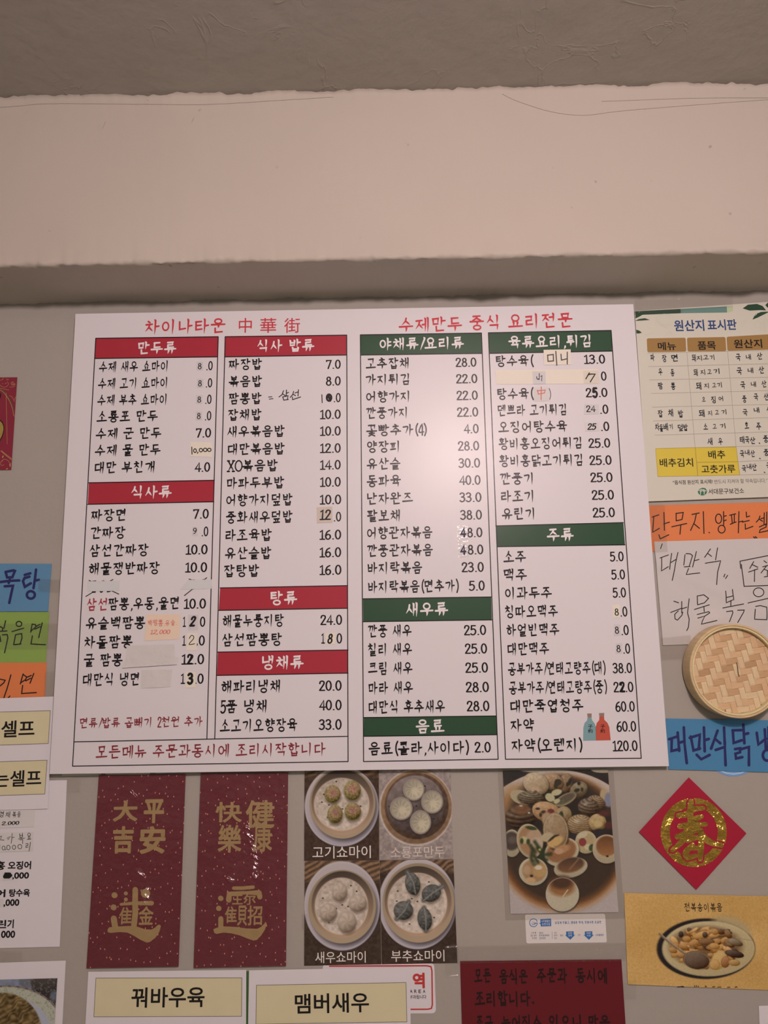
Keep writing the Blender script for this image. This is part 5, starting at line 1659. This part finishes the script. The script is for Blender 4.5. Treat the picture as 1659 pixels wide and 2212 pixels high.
def dish3(X, Y):
    P = base_dish(X, Y, (455, 1460, 378, 445), (455, 1468, 338, 366), (460, 1446, 308, 332), (450, 1462, 266, 284), (132, 102, 76), (62, 48, 38), 1240, 7)
    specks(P, [(265, 1383), (600, 1315), (545, 1258), (515, 1466), (325, 1626), (458, 1450), (398, 1486)])
    for k, (cx, cy, rx, ry) in enumerate(((430, 1318, 74, 94), (612, 1430, 90, 86), (318, 1522, 86, 90), (504, 1618, 94, 108))):
        P.ell(cx + 6, cy + 24, rx, ry, (92, 78, 66), soft=26, alpha=.6)
        P.blob(cx, cy, rx, ry, (166, 149, 132), dark=62, light=24)
        th = np.arctan2((Y - cy) / ry, (X - cx) / rx); r = np.hypot((X - cx) / rx, (Y - cy) / ry)
        P.C += (np.sin(th * 6 + r * 5 + k) * 7 * (r < .9))[..., None]
    return P.C


def dish4(X, Y):
    P = base_dish(X, Y, (1206, 1440, 388, 452), (1216, 1430, 358, 396), (1212, 1412, 332, 348), (1206, 1430, 297, 300), (126, 98, 74), (58, 45, 36), 1150, 9)
    specks(P, [(1000, 1412), (1206, 1416), (1320, 1222), (1372, 1576), (1128, 1640), (1150, 1388), (1010, 1312)])
    for k, (cx, cy, rx, ry, rot, tip) in enumerate(((1158, 1240, 74, 112, -12, ((1106, 1120), (1186, 1335))), (1344, 1332, 100, 84, -28, ((1462, 1262), (1268, 1405))), (1066, 1505, 97, 94, 0, ((1000, 1590), (1120, 1420))), (1278, 1590, 72, 112, -10, ((1272, 1482), (1290, 1705))))):
        P.ell(cx + 8, cy + 22, rx, ry, (84, 70, 58), rot, soft=26, alpha=.6)
        P.line([tip[0], (cx, cy), tip[1]], 46, (84, 82, 76), soft=.5)
        P.blob(cx, cy, rx, ry, (88, 86, 80), rot, dark=40, light=22)
        r = np.hypot((X - cx) / rx, (Y - cy) / ry)
        P.C += ((vnoise(X, Y, 16, 60 + k) - .5) * 40 * (r < .95))[..., None]
        P.line([tip[0], ((cx + tip[0][0]) / 2 + 8, (cy + tip[0][1]) / 2), (cx + 12, cy), tip[1]], 14, (122, 122, 116), .8)
    return P.C


GP = 'dumpling photos under the menu board'
M_CAPW = mat('caption_white', (206, 184, 170), rough=.4, L=.9)
M_CAPP = mat('caption_pale', (186, 160, 148), rough=.4, L=.9)
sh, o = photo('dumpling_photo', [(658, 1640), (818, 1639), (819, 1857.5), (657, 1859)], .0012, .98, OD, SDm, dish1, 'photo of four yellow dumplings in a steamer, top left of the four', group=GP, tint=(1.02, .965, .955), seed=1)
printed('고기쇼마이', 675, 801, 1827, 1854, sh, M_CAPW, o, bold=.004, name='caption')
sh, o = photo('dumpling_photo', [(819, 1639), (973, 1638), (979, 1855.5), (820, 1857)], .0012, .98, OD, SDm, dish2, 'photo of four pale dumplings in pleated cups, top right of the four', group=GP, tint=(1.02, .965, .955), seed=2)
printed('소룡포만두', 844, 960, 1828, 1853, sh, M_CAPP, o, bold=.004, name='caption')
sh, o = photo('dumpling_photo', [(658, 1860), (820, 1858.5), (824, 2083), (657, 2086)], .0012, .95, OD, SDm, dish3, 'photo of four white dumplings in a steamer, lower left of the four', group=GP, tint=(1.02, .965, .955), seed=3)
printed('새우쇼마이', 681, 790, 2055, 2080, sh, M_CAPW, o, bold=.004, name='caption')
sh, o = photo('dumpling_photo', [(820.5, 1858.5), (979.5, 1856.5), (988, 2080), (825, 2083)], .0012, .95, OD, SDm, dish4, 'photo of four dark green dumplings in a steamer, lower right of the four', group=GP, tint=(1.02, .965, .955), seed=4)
printed('부추쇼마이', 845, 960, 2052, 2077, sh, M_CAPW, o, bold=.004, name='caption')


def clams(X, Y):
    P = Paint(X, Y, (44, 37, 35)); P.grain(5, 40, 1)
    P.ell(520, 15, 260, 40, (176, 156, 144)); P.ell(1420, 20, 160, 40, (172, 150, 128))
    P.ell(800, 1250, 1270, 1228, (190, 164, 148), col2=(178, 160, 158), ang=90, soft=10)
    P.ring(800, 1260, 1215, 1165, 34, (168, 146, 134), alpha=.5)
    P.ell(860, 1040, 900, 930, (172, 120, 76), soft=110); P.ell(850, 1010, 870, 910, (128, 76, 40), soft=90)
    P.ell(860, 1000, 830, 860, (62, 44, 34), soft=110)
    P.ell(300, 330, 260, 120, (172, 132, 96), soft=80); P.ell(120, 540, 130, 190, (158, 112, 72), soft=60)
    P.ell(1440, 400, 60, 120, (176, 146, 112), -10, soft=14); P.ell(1500, 430, 60, 100, (128, 122, 140), soft=20)

    P.ell(760, 720, 640, 600, (40, 30, 25), soft=160)
    P.ell(1400, 900, 300, 300, (44, 32, 28), soft=120)

    def closed(cx, cy, rx, ry, col, rot=0, stripes=0, hl=None, seed=0, dark=60):
        rx, ry = rx * 1.08, ry * 1.08
        P.ell(cx + 8, cy + 16, rx * 1.03, ry * 1.03, (40, 30, 25), rot, soft=22, alpha=.7)
        P.blob(cx, cy, rx, ry, col, rot, dark=dark, light=38, hl=hl)
        u, v = P.loc(cx, cy, rx, ry, rot); r = np.hypot(u, v)
        if stripes:
            rr = np.hypot(u * .8, v + .9)
            P.C += (np.sin(rr * stripes) * 22 * (r < .96))[..., None]
        P.C += ((vnoise(X, Y, 22, seed) - .5) * 26 * (r < .97))[..., None]

    def opened(cx, cy, rx, ry, rim, inner, rot=0, ix=.84, iy=.82, ox=0, oy=0, inner2=None, ang=90):
        P.ell(cx + 6, cy + 18, rx * 1.02, ry * 1.02, (34, 26, 22), rot, soft=24, alpha=.7)
        P.ell(cx, cy, rx, ry, np.array(rim) * 1.0, rot, col2=np.array(rim) * .88, ang=ang)
        P.ell(cx + ox, cy + oy, rx * ix, ry * iy, inner, rot, soft=26, col2=inner2, ang=ang)

    def bits(L_, col, soft=10):
        for (x, y, a, b, ro) in L_:
            P.ell(x, y, a, b, col, ro, soft=soft)

    closed(905, 195, 84, 122, (138, 106, 78), 15, seed=3); bits([(965, 180, 26, 55, 20), (930, 220, 20, 30, 0)], (40, 36, 30))
    closed(725, 180, 135, 105, (160, 124, 92), 20, seed=4); bits([(800, 190, 50, 46, 0), (770, 240, 30, 40, 0)], (52, 46, 34))
    closed(1085, 295, 122, 98, (124, 104, 76), -38, seed=5); bits([(1088, 205, 24, 26, 0), (1060, 300, 40, 24, -20), (1130, 290, 16, 26, 0)], (44, 38, 30))
    closed(495, 208, 170, 138, (178, 150, 120), 22, seed=6, dark=40); P.ell(490, 290, 60, 40, (190, 150, 120), soft=20); bits([(490, 322, 26, 20, 0)], (90, 80, 80))
    P.ell(300, 400, 165, 95, (172, 150, 118), 20, soft=8)
    closed(425, 405, 170, 84, (98, 80, 60), 6, 20, (150, 135, 115), 7)
    opened(905, 425, 165, 72, (168, 146, 108), (92, 76, 62), -28, .9, .75, 6, -10)
    bits([(780, 330, 75, 42, -15), (690, 400, 70, 55, 30), (780, 450, 50, 30, -20)], (184, 166, 128)); bits([(725, 465, 20, 14, 0), (870, 450, 18, 30, 20)], (90, 96, 56))
    closed(1320, 480, 122, 100, (120, 92, 66), 25, 26, None, 8); closed(1215, 530, 130, 112, (98, 76, 58), 10, 18, (196, 184, 174), 9)
    closed(285, 670, 200, 150, (84, 60, 42), 0, 16, None, 10, 70); P.ell(300, 560, 110, 80, (120, 78, 50), soft=30, alpha=.8); bits([(400, 612, 16, 12, 0), (290, 515, 24, 10, 0)], (196, 180, 160), 6)
    closed(645, 600, 192, 128, (170, 128, 90), 18, seed=11); bits([(600, 600, 34, 22, 0), (520, 555, 30, 18, 0), (560, 640, 20, 30, 0)], (58, 44, 32)); bits([(700, 590, 48, 34, 0)], (112, 44, 40)); bits([(640, 690, 60, 90, 10)], (168, 134, 104), 24)
    closed(880, 640, 100, 112, (152, 122, 88), 0, seed=12); bits([(845, 640, 30, 50, 0)], (52, 56, 34))
    closed(1110, 780, 172, 135, (142, 112, 80), 6, 34, (206, 190, 165), 13)
    closed(1345, 745, 112, 112, (172, 138, 94), 0, seed=14); bits([(1350, 760, 60, 50, 0)], (190, 160, 110), 24); bits([(1500, 780, 60, 50, 0), (1440, 620, 80, 40, 0)], (84, 40, 36), 20); bits([(1370, 880, 90, 50, 0), (1000, 930, 90, 40, 0)], (44, 36, 40), 20)
    opened(165, 1030, 125, 190, (182, 160, 130), (74, 58, 52), 0, .88, .68, -6, -30); P.ell(170, 985, 60, 50, (96, 80, 72), soft=30)
    opened(1185, 1015, 150, 158, (188, 164, 128), (176, 146, 106), 0, .8, .8); bits([(1130, 920, 80, 40, -20), (1220, 1080, 60, 40, 0)], (192, 172, 140), 14); bits([(1138, 1015, 52, 56, 0)], (134, 56, 52), 14); bits([(1265, 1090, 40, 50, 20)], (62, 74, 40), 14)
    opened(1470, 1110, 195, 200, (192, 166, 134), (104, 62, 36), 0, .74, .70, 0, -40, (160, 104, 62)); bits([(1480, 1210, 18, 14, 0)], (40, 30, 26), 5)
    opened(410, 1000, 178, 240, (188, 164, 132), (160, 116, 82), -14, .84, .86)
    bits([(470, 960, 110, 120, 10)], (178, 142, 114), 40); bits([(330, 985, 56, 50, 0)], (180, 166, 120), 20); bits([(430, 820, 80, 26, 10), (300, 1000, 24, 40, 0), (390, 1010, 26, 40, 0)], (58, 62, 36), 14); P.ell(510, 1020, 80, 70, (190, 162, 138), soft=40, alpha=.8)
    opened(850, 1150, 245, 190, (198, 176, 146), (146, 96, 62), -22, .86, .8, -4, -14)
    closed(770, 865, 162, 238, (146, 116, 86), -8, seed=15, dark=30); P.ell(800, 860, 120, 170, (162, 128, 96), soft=60, alpha=.6); P.ring(770, 865, 158, 234, 8, (186, 158, 124), -8, .9)
    bits([(650, 945, 90, 62, -20)], (182, 156, 122), 20); bits([(760, 1010, 120, 62, -28)], (198, 154, 98), 22); bits([(715, 965, 70, 16, -40), (770, 930, 50, 12, -20)], (52, 40, 32), 10)
    P.ell(860, 1110, 110, 56, (176, 126, 88), -20, soft=24); P.ell(810, 1140, 60, 40, (186, 142, 110), 0, soft=16)
    opened(975, 1365, 235, 138, (190, 168, 138), (70, 46, 36), -12, .80, .74, 0, -34, (128, 84, 54)); P.line([(960, 1390), (1080, 1250)], 22, (150, 110, 80), .7)
    opened(460, 1420, 200, 192, (198, 178, 150), (164, 122, 84), 14, .82, .82, 10, -12); P.ell(545, 1410, 95, 90, (182, 140, 92), soft=30); P.ell(530, 1365, 50, 30, (210, 188, 165), soft=14); P.ell(420, 1540, 70, 40, (196, 152, 110), soft=16); bits([(435, 1480, 22, 18, 0)], (46, 34, 28)); P.ell(370, 1400, 50, 60, (180, 140, 108), soft=24)
    for q in ([(450, 1120), (430, 1240), (470, 1320)], [(420, 1060), (480, 1150)], [(520, 1100), (600, 1190), (700, 1180)], [(480, 1010), (560, 1130)], [(600, 1120), (560, 1220), (640, 1260)], [(470, 1200), (520, 1290)]):
        P.line(q, 46, (46, 52, 30), .9, .8)
    bits([(548, 1118, 18, 18, 0)], (160, 152, 80), 8); P.ell(480, 1310, 40, 24, (104, 104, 84), soft=16, alpha=.6)
    opened(860, 1735, 228, 232, (196, 176, 152), (188, 168, 142), 0, .95, .95); P.ell(850, 1630, 180, 130, (150, 98, 58), soft=60); P.ell(850, 1570, 150, 90, (78, 48, 34), soft=60); P.line([(868, 1765), (935, 1672)], 14, (206, 186, 160), .9)
    P.ring(860, 1735, 226, 230, 7, (206, 186, 160), alpha=.8)
    P.grain(7, 8, 30)
    return P.C


sh, o = photo('clam_photo', [(1086, 1665), (1313, 1662), (1336, 1970.5), (1103, 1974)], .0016, .98, (1080, 1660), 6.381, clams, 'glossy photo of stir-fried clams on a white plate', res=1.1, seed=5, rough=.3)
Sheet([(1074, 1650), (1324, 1646), (1350, 1984), (1092, 1988)], .0024).build('laminate', M_LAMIN, 6, 6, thick=.0001, parent=o)


def noodle(X, Y):
    P = Paint(X, Y, (112, 110, 124)); P.grain(8, 60, 2)
    P.ell(470, 500, 130, 120, (92, 88, 96), soft=40)
    P.ell(900, 640, 330, 300, (46, 39, 38), soft=40); P.ell(790, 500, 240, 170, (78, 66, 60), col2=(52, 42, 40), ang=90, soft=20)
    P.ell(960, 760, 60, 100, (84, 82, 92), soft=40)
    P.ell(130, 1330, 1010, 765, (120, 94, 78), soft=10)
    th = np.arctan2((Y - 1330) / 765, (X - 130) / 1010)
    P.mix(((np.sin(th * 40) > .55) & (np.hypot((X - 130) / 1010, (Y - 1330) / 765) > .93) & (np.hypot((X - 130) / 1010, (Y - 1330) / 765) < 1)) * .8, (66, 60, 84))
    P.ell(126, 1334, 985, 740, (156, 146, 128), soft=8)
    n = vnoise(X, Y, 26, 5) * vnoise(X, Y, 14, 6)
    P.mix((n > .38) * .55, (112, 108, 92))
    P.ell(100, 1400, 820, 640, (150, 142, 148), soft=10)
    P.ell(60, 1420, 690, 720, (92, 70, 42), soft=30)
    r = np.hypot((X - 60) / 690, (Y - 1420) / 720) < 1.0
    st = np.sin((X * .5 + Y * .86 + 110 * vnoise(X, Y, 110, 8)) / 13) * 18 + (vnoise(X, Y, 60, 9) - .5) * 60
    P.C += (st * r)[..., None] * np.array([1, .85, .6])
    P.grain(6, 8, 4)
    return P.C


sh, o = paper('photo_sheet', [(-80, 2082), (142, 2075), (131, 2290), (-80, 2295)], M_PAPER, 'white sheet with a photo of brown noodles in the lower left corner', 'photo sheet', .0014, seed=16)
photo('noodle_picture', [(-70, 2118), (124, 2113), (115, 2262), (-70, 2264)], .0026, .86, (0, 2060), 8.295, noodle, parent=o, res=1.3)


def abalone(X, Y):
    P = Paint(X, Y, (190, 142, 82)); P.grain(7, 300, 1); P.grain(5, 14, 2)
    P.ell(960, 672, 552, 340, (36, 29, 28), soft=16)
    P.ell(1250, 440, 230, 120, (168, 140, 100), 20, soft=50, alpha=.9)
    P.ell(990, 672, 518, 308, (184, 158, 118), col2=(170, 143, 102), ang=60, soft=10)
    P.ring(985, 675, 516, 306, 7, (190, 165, 122), alpha=.5)
    P.ell(960, 650, 400, 225, (112, 80, 50), soft=60)
    r = np.random.default_rng(3)
    for k in range(95):
        a, q = r.uniform(0, 6.28), math.sqrt(r.uniform(0, 1))
        cx, cy = 960 + 380 * q * math.cos(a), 650 + 215 * q * math.sin(a)
        col = [(176, 126, 72), (156, 108, 62), (190, 140, 84), (168, 118, 68), (124, 86, 54), (86, 60, 44)][r.integers(0, 6)]
        P.blob(cx, cy, r.uniform(36, 95), r.uniform(17, 38), col, r.uniform(-40, 60), 26, 46)
    P.blob(850, 800, 150, 100, (98, 74, 58), 10, 26, 40); P.ring(860, 810, 148, 96, 8, (136, 110, 84), 10, .7)
    P.blob(1105, 800, 80, 120, (190, 148, 92), 28, 16, 30); P.blob(1060, 850, 60, 60, (186, 140, 84), 0, 16, 30); P.blob(1180, 820, 50, 66, (150, 98, 58), 10)
    P.blob(950, 515, 30, 34, (84, 62, 46)); P.blob(680, 510, 28, 34, (62, 46, 36)); P.blob(1290, 600, 90, 36, (120, 98, 74), 20); P.blob(1280, 730, 110, 40, (74, 52, 40), 12)
    P.blob(1280, 830, 66, 36, (164, 122, 72), 5); P.blob(590, 690, 50, 30, (160, 112, 62), 20)
    P.line([(440, 505), (560, 610), (720, 725)], 26, (120, 96, 74), .95); P.line([(450, 500), (570, 605), (725, 715)], 7, (170, 146, 116), .9)
    P.line([(1300, 545), (1480, 582)], 10, (150, 126, 96), .8)
    P.grain(6, 8, 5)
    return P.C


sh, o = photo('abalone_poster', [(1348, 1928.5), (1720, 1937), (1720, 2141), (1356, 2126)], .0018, 1.0, (1340, 1920), 5.2, abalone, 'ochre paper with a printed oval plate of abalone, lower right', 'poster', res=1.25, seed=7, wave=.0016, rough=.5)
M_BRN = mat('print_dark_brown', (42, 32, 26), rough=.5)
write('전복송이볶음', 1478, 1560, 1959.5, 18, sh, M_BRN, o, style='pen', w=.10, lift=.0005, jitter=.15, tilt=-.012, name='caption')
trace([[(640, 1098), (700, 1092)], [(690, 1098), (712, 1096)], [(830, 1098), (835, 1086)], [(850, 1098), (855, 1084)], [(870, 1098), (876, 1090)], [(950, 1098), (958, 1088), (966, 1100)], [(1030, 1100), (1060, 1098)], [(1090, 1102), (1130, 1100)], [(1200, 1104), (1230, 1102)], [(1285, 1106), (1298, 1096), (1312, 1106)]], (1340, 1920), 5.2, 1.6, sh, M_BRN, o, 'caption', lift=.0005)

# ---- health sticker under the clam photo
ST = Sheet([(1134, 1976), (1307, 1974), (1311, 2036), (1137, 2038)], .0009)
so = ST.build('health_sticker', mat('sticker_white', (200, 178, 168), rough=.45, L=.95, bump=.3, bscale=40, bdist=.004), thick=.0004, round_px=4)
tag(so, 'small white rounded sticker with blue arrows under the clam photo', 'sticker')
M_BLUP = mat('sticker_blue', (52, 94, 140), rough=.45, L=.92); M_GRYP = mat('sticker_grey_ink', (120, 110, 116), rough=.45)
oS, sS = (1120, 1950), 7.9
LF = .0004
trace([[(318, 318), (300, 288), (262, 274), (222, 282), (192, 318), (192, 360), (215, 395), (255, 408), (295, 398), (320, 348), (262, 350)]], oS, sS, 1.4, ST, M_BLUP, so, 'smile_logo', smooth=True, lift=LF)
trace([[(238, 322), (240, 322)], [(266, 318), (268, 318)], [(252, 340), (254, 340)]], oS, sS, 1.2, ST, M_BLUP, so, 'smile_logo', lift=LF)
trace([[(225, 350), (245, 372), (270, 372), (290, 356)]], oS, sS, 1.0, ST, M_BLUP, so, 'smile_logo', smooth=True, lift=LF)
fillpoly([[(372, 280), (554, 270), (558, 398), (380, 404), (378, 365), (350, 350), (376, 340)]], oS, sS, ST, M_BLUP, so, 'speech_box', lift=LF)
M_STW = MATS['sticker_white']


def tiny(t, x0, x1, yc, h, m, w=.12):
    write(t, 1120 + x0 / 7.9, 1120 + x1 / 7.9, 1950 + yc / 7.9, h / 7.9, ST, m, so, style='pen', w=w, lift=.0006)


tiny('나트륨줄인', 392, 540, 312, 42, M_STW); tiny('순한식당', 398, 540, 366, 42, M_STW)
tiny('싱겁게 만들고, 양념은 적게, 찬음식은 조금만', 620, 1412, 334, 42, M_BLUP)
for t, a, b, y, m in (('나트륨', 215, 302, 512, M_GRYP), ('1일 섭취', 205, 308, 556, M_GRYP), ('초과량', 230, 310, 602, M_GRYP), ('2010', 350, 420, 512, M_GRYP), ('한국영양학회', 352, 522, 556, M_BLUP), ('2000', 355, 460, 602, M_GRYP), ('정도', 608, 655, 512, M_GRYP), ('관리', 605, 660, 556, M_GRYP), ('개요', 605, 655, 602, M_GRYP), ('평균', 712, 765, 556, M_GRYP), ('또는', 1015, 1058, 548, M_GRYP), ('나트륨함량', 1312, 1450, 550, M_BLUP)):
    tiny(t, a, b, y, 30, m, .10)
lines([((1120 + 570 / 7.9, 1950 + 490 / 7.9), (1120 + 575 / 7.9, 1950 + 612 / 7.9))], .6, ST, M_GRYP, so, 'rule', lift=LF)
for x, a, b in ((880, '10', '감량'), (1198, '3460', '저감')):
    fillpoly([[(x - 68, 490), (x + 60, 486), (x + 62, 546), (x + 86, 546), (x + 4, 630), (x - 86, 550), (x - 66, 548)]], oS, sS, ST, M_BLUP, so, 'arrow', lift=LF)
    tiny(a, x - 40, x + 34, 514, 26, M_STW); tiny(b, x - 32, x + 32, 558, 32, M_STW)

# ================================================================== clear tape on the wall
def tape(c, label, d=.0050, m=None, nx=10, ny=6, amp=.0005):
    sh = Sheet(c, d)
    sh.extra = lambda x, z: amp * (np.sin(160 * x + 90 * z) * np.sin(120 * z - 70 * x) + .5)
    o = sh.build('clear_tape', m or M_TAPE, nx, ny, thick=.00005)
    o.data.polygons.foreach_set('use_smooth', [True] * len(o.data.polygons))
    return tag(o, label, 'tape', 'clear tape on the wall')


tape([(84, 1250), (131, 1252), (129, 1280), (82, 1278)], 'glinting clear tape on the right end of the left blue strip', m=M_TAPEW)
tape([(-40, 1348), (125, 1346), (121, 1402), (-40, 1403)], 'clear tape across the green strip', m=M_TAPEW)
tape([(97, 1452), (119, 1450), (116, 1504), (95, 1505)], 'clear tape at the right end of the left orange strip', m=M_TAPEW)
tape([(1372, 646), (1474, 641), (1475, 676), (1373, 680)], 'clear tape over the top left corner of the origin board', d=.0072)
tape([(1474, 638), (1582, 632), (1583, 664), (1475, 670)], 'clear tape over the top middle of the origin board', d=.0072)
tape([(1402, 1090), (1436, 1089), (1442, 1192), (1410, 1194)], 'clear tape down the left end of the right orange strip', m=M_TAPEW)
tape([(1425, 1378), (1492, 1372), (1492, 1422), (1430, 1426)], 'clear tape at the lower left corner of the white pen-written sheet', m=M_TAPEW)
tape([(144, 1682), (174, 1681), (173, 1712), (143, 1713)], 'clear tape square beside the top of the tall price sheet')
tape([(985, 2044), (1352, 2036), (1354, 2076), (987, 2082)], 'long clear tape along the top of the dark red notice', m=M_TAPEW, nx=40)
tape([(1346, 2118), (1374, 2118), (1374, 2158), (1346, 2158)], 'clear tape at the lower left corner of the ochre poster')
tape([(960, 2042), (990, 2040), (992, 2110), (962, 2112)], 'clear tape at the lower right corner of the dumpling photos')
tape([(652, 1975), (664, 1975), (664, 2008), (652, 2008)], 'small clear tape on the left side of the dumpling photos', m=M_TAPEW)
tape([(-30, 2056), (48, 2054), (48, 2078), (-30, 2080)], 'clear tape above the noodle photo sheet')
for o in bpy.data.objects:
    if 'wo' in o:
        del o['wo']
if TYPE is not None:
    cu = TYPE.data
    bpy.data.objects.remove(TYPE); bpy.data.curves.remove(cu)
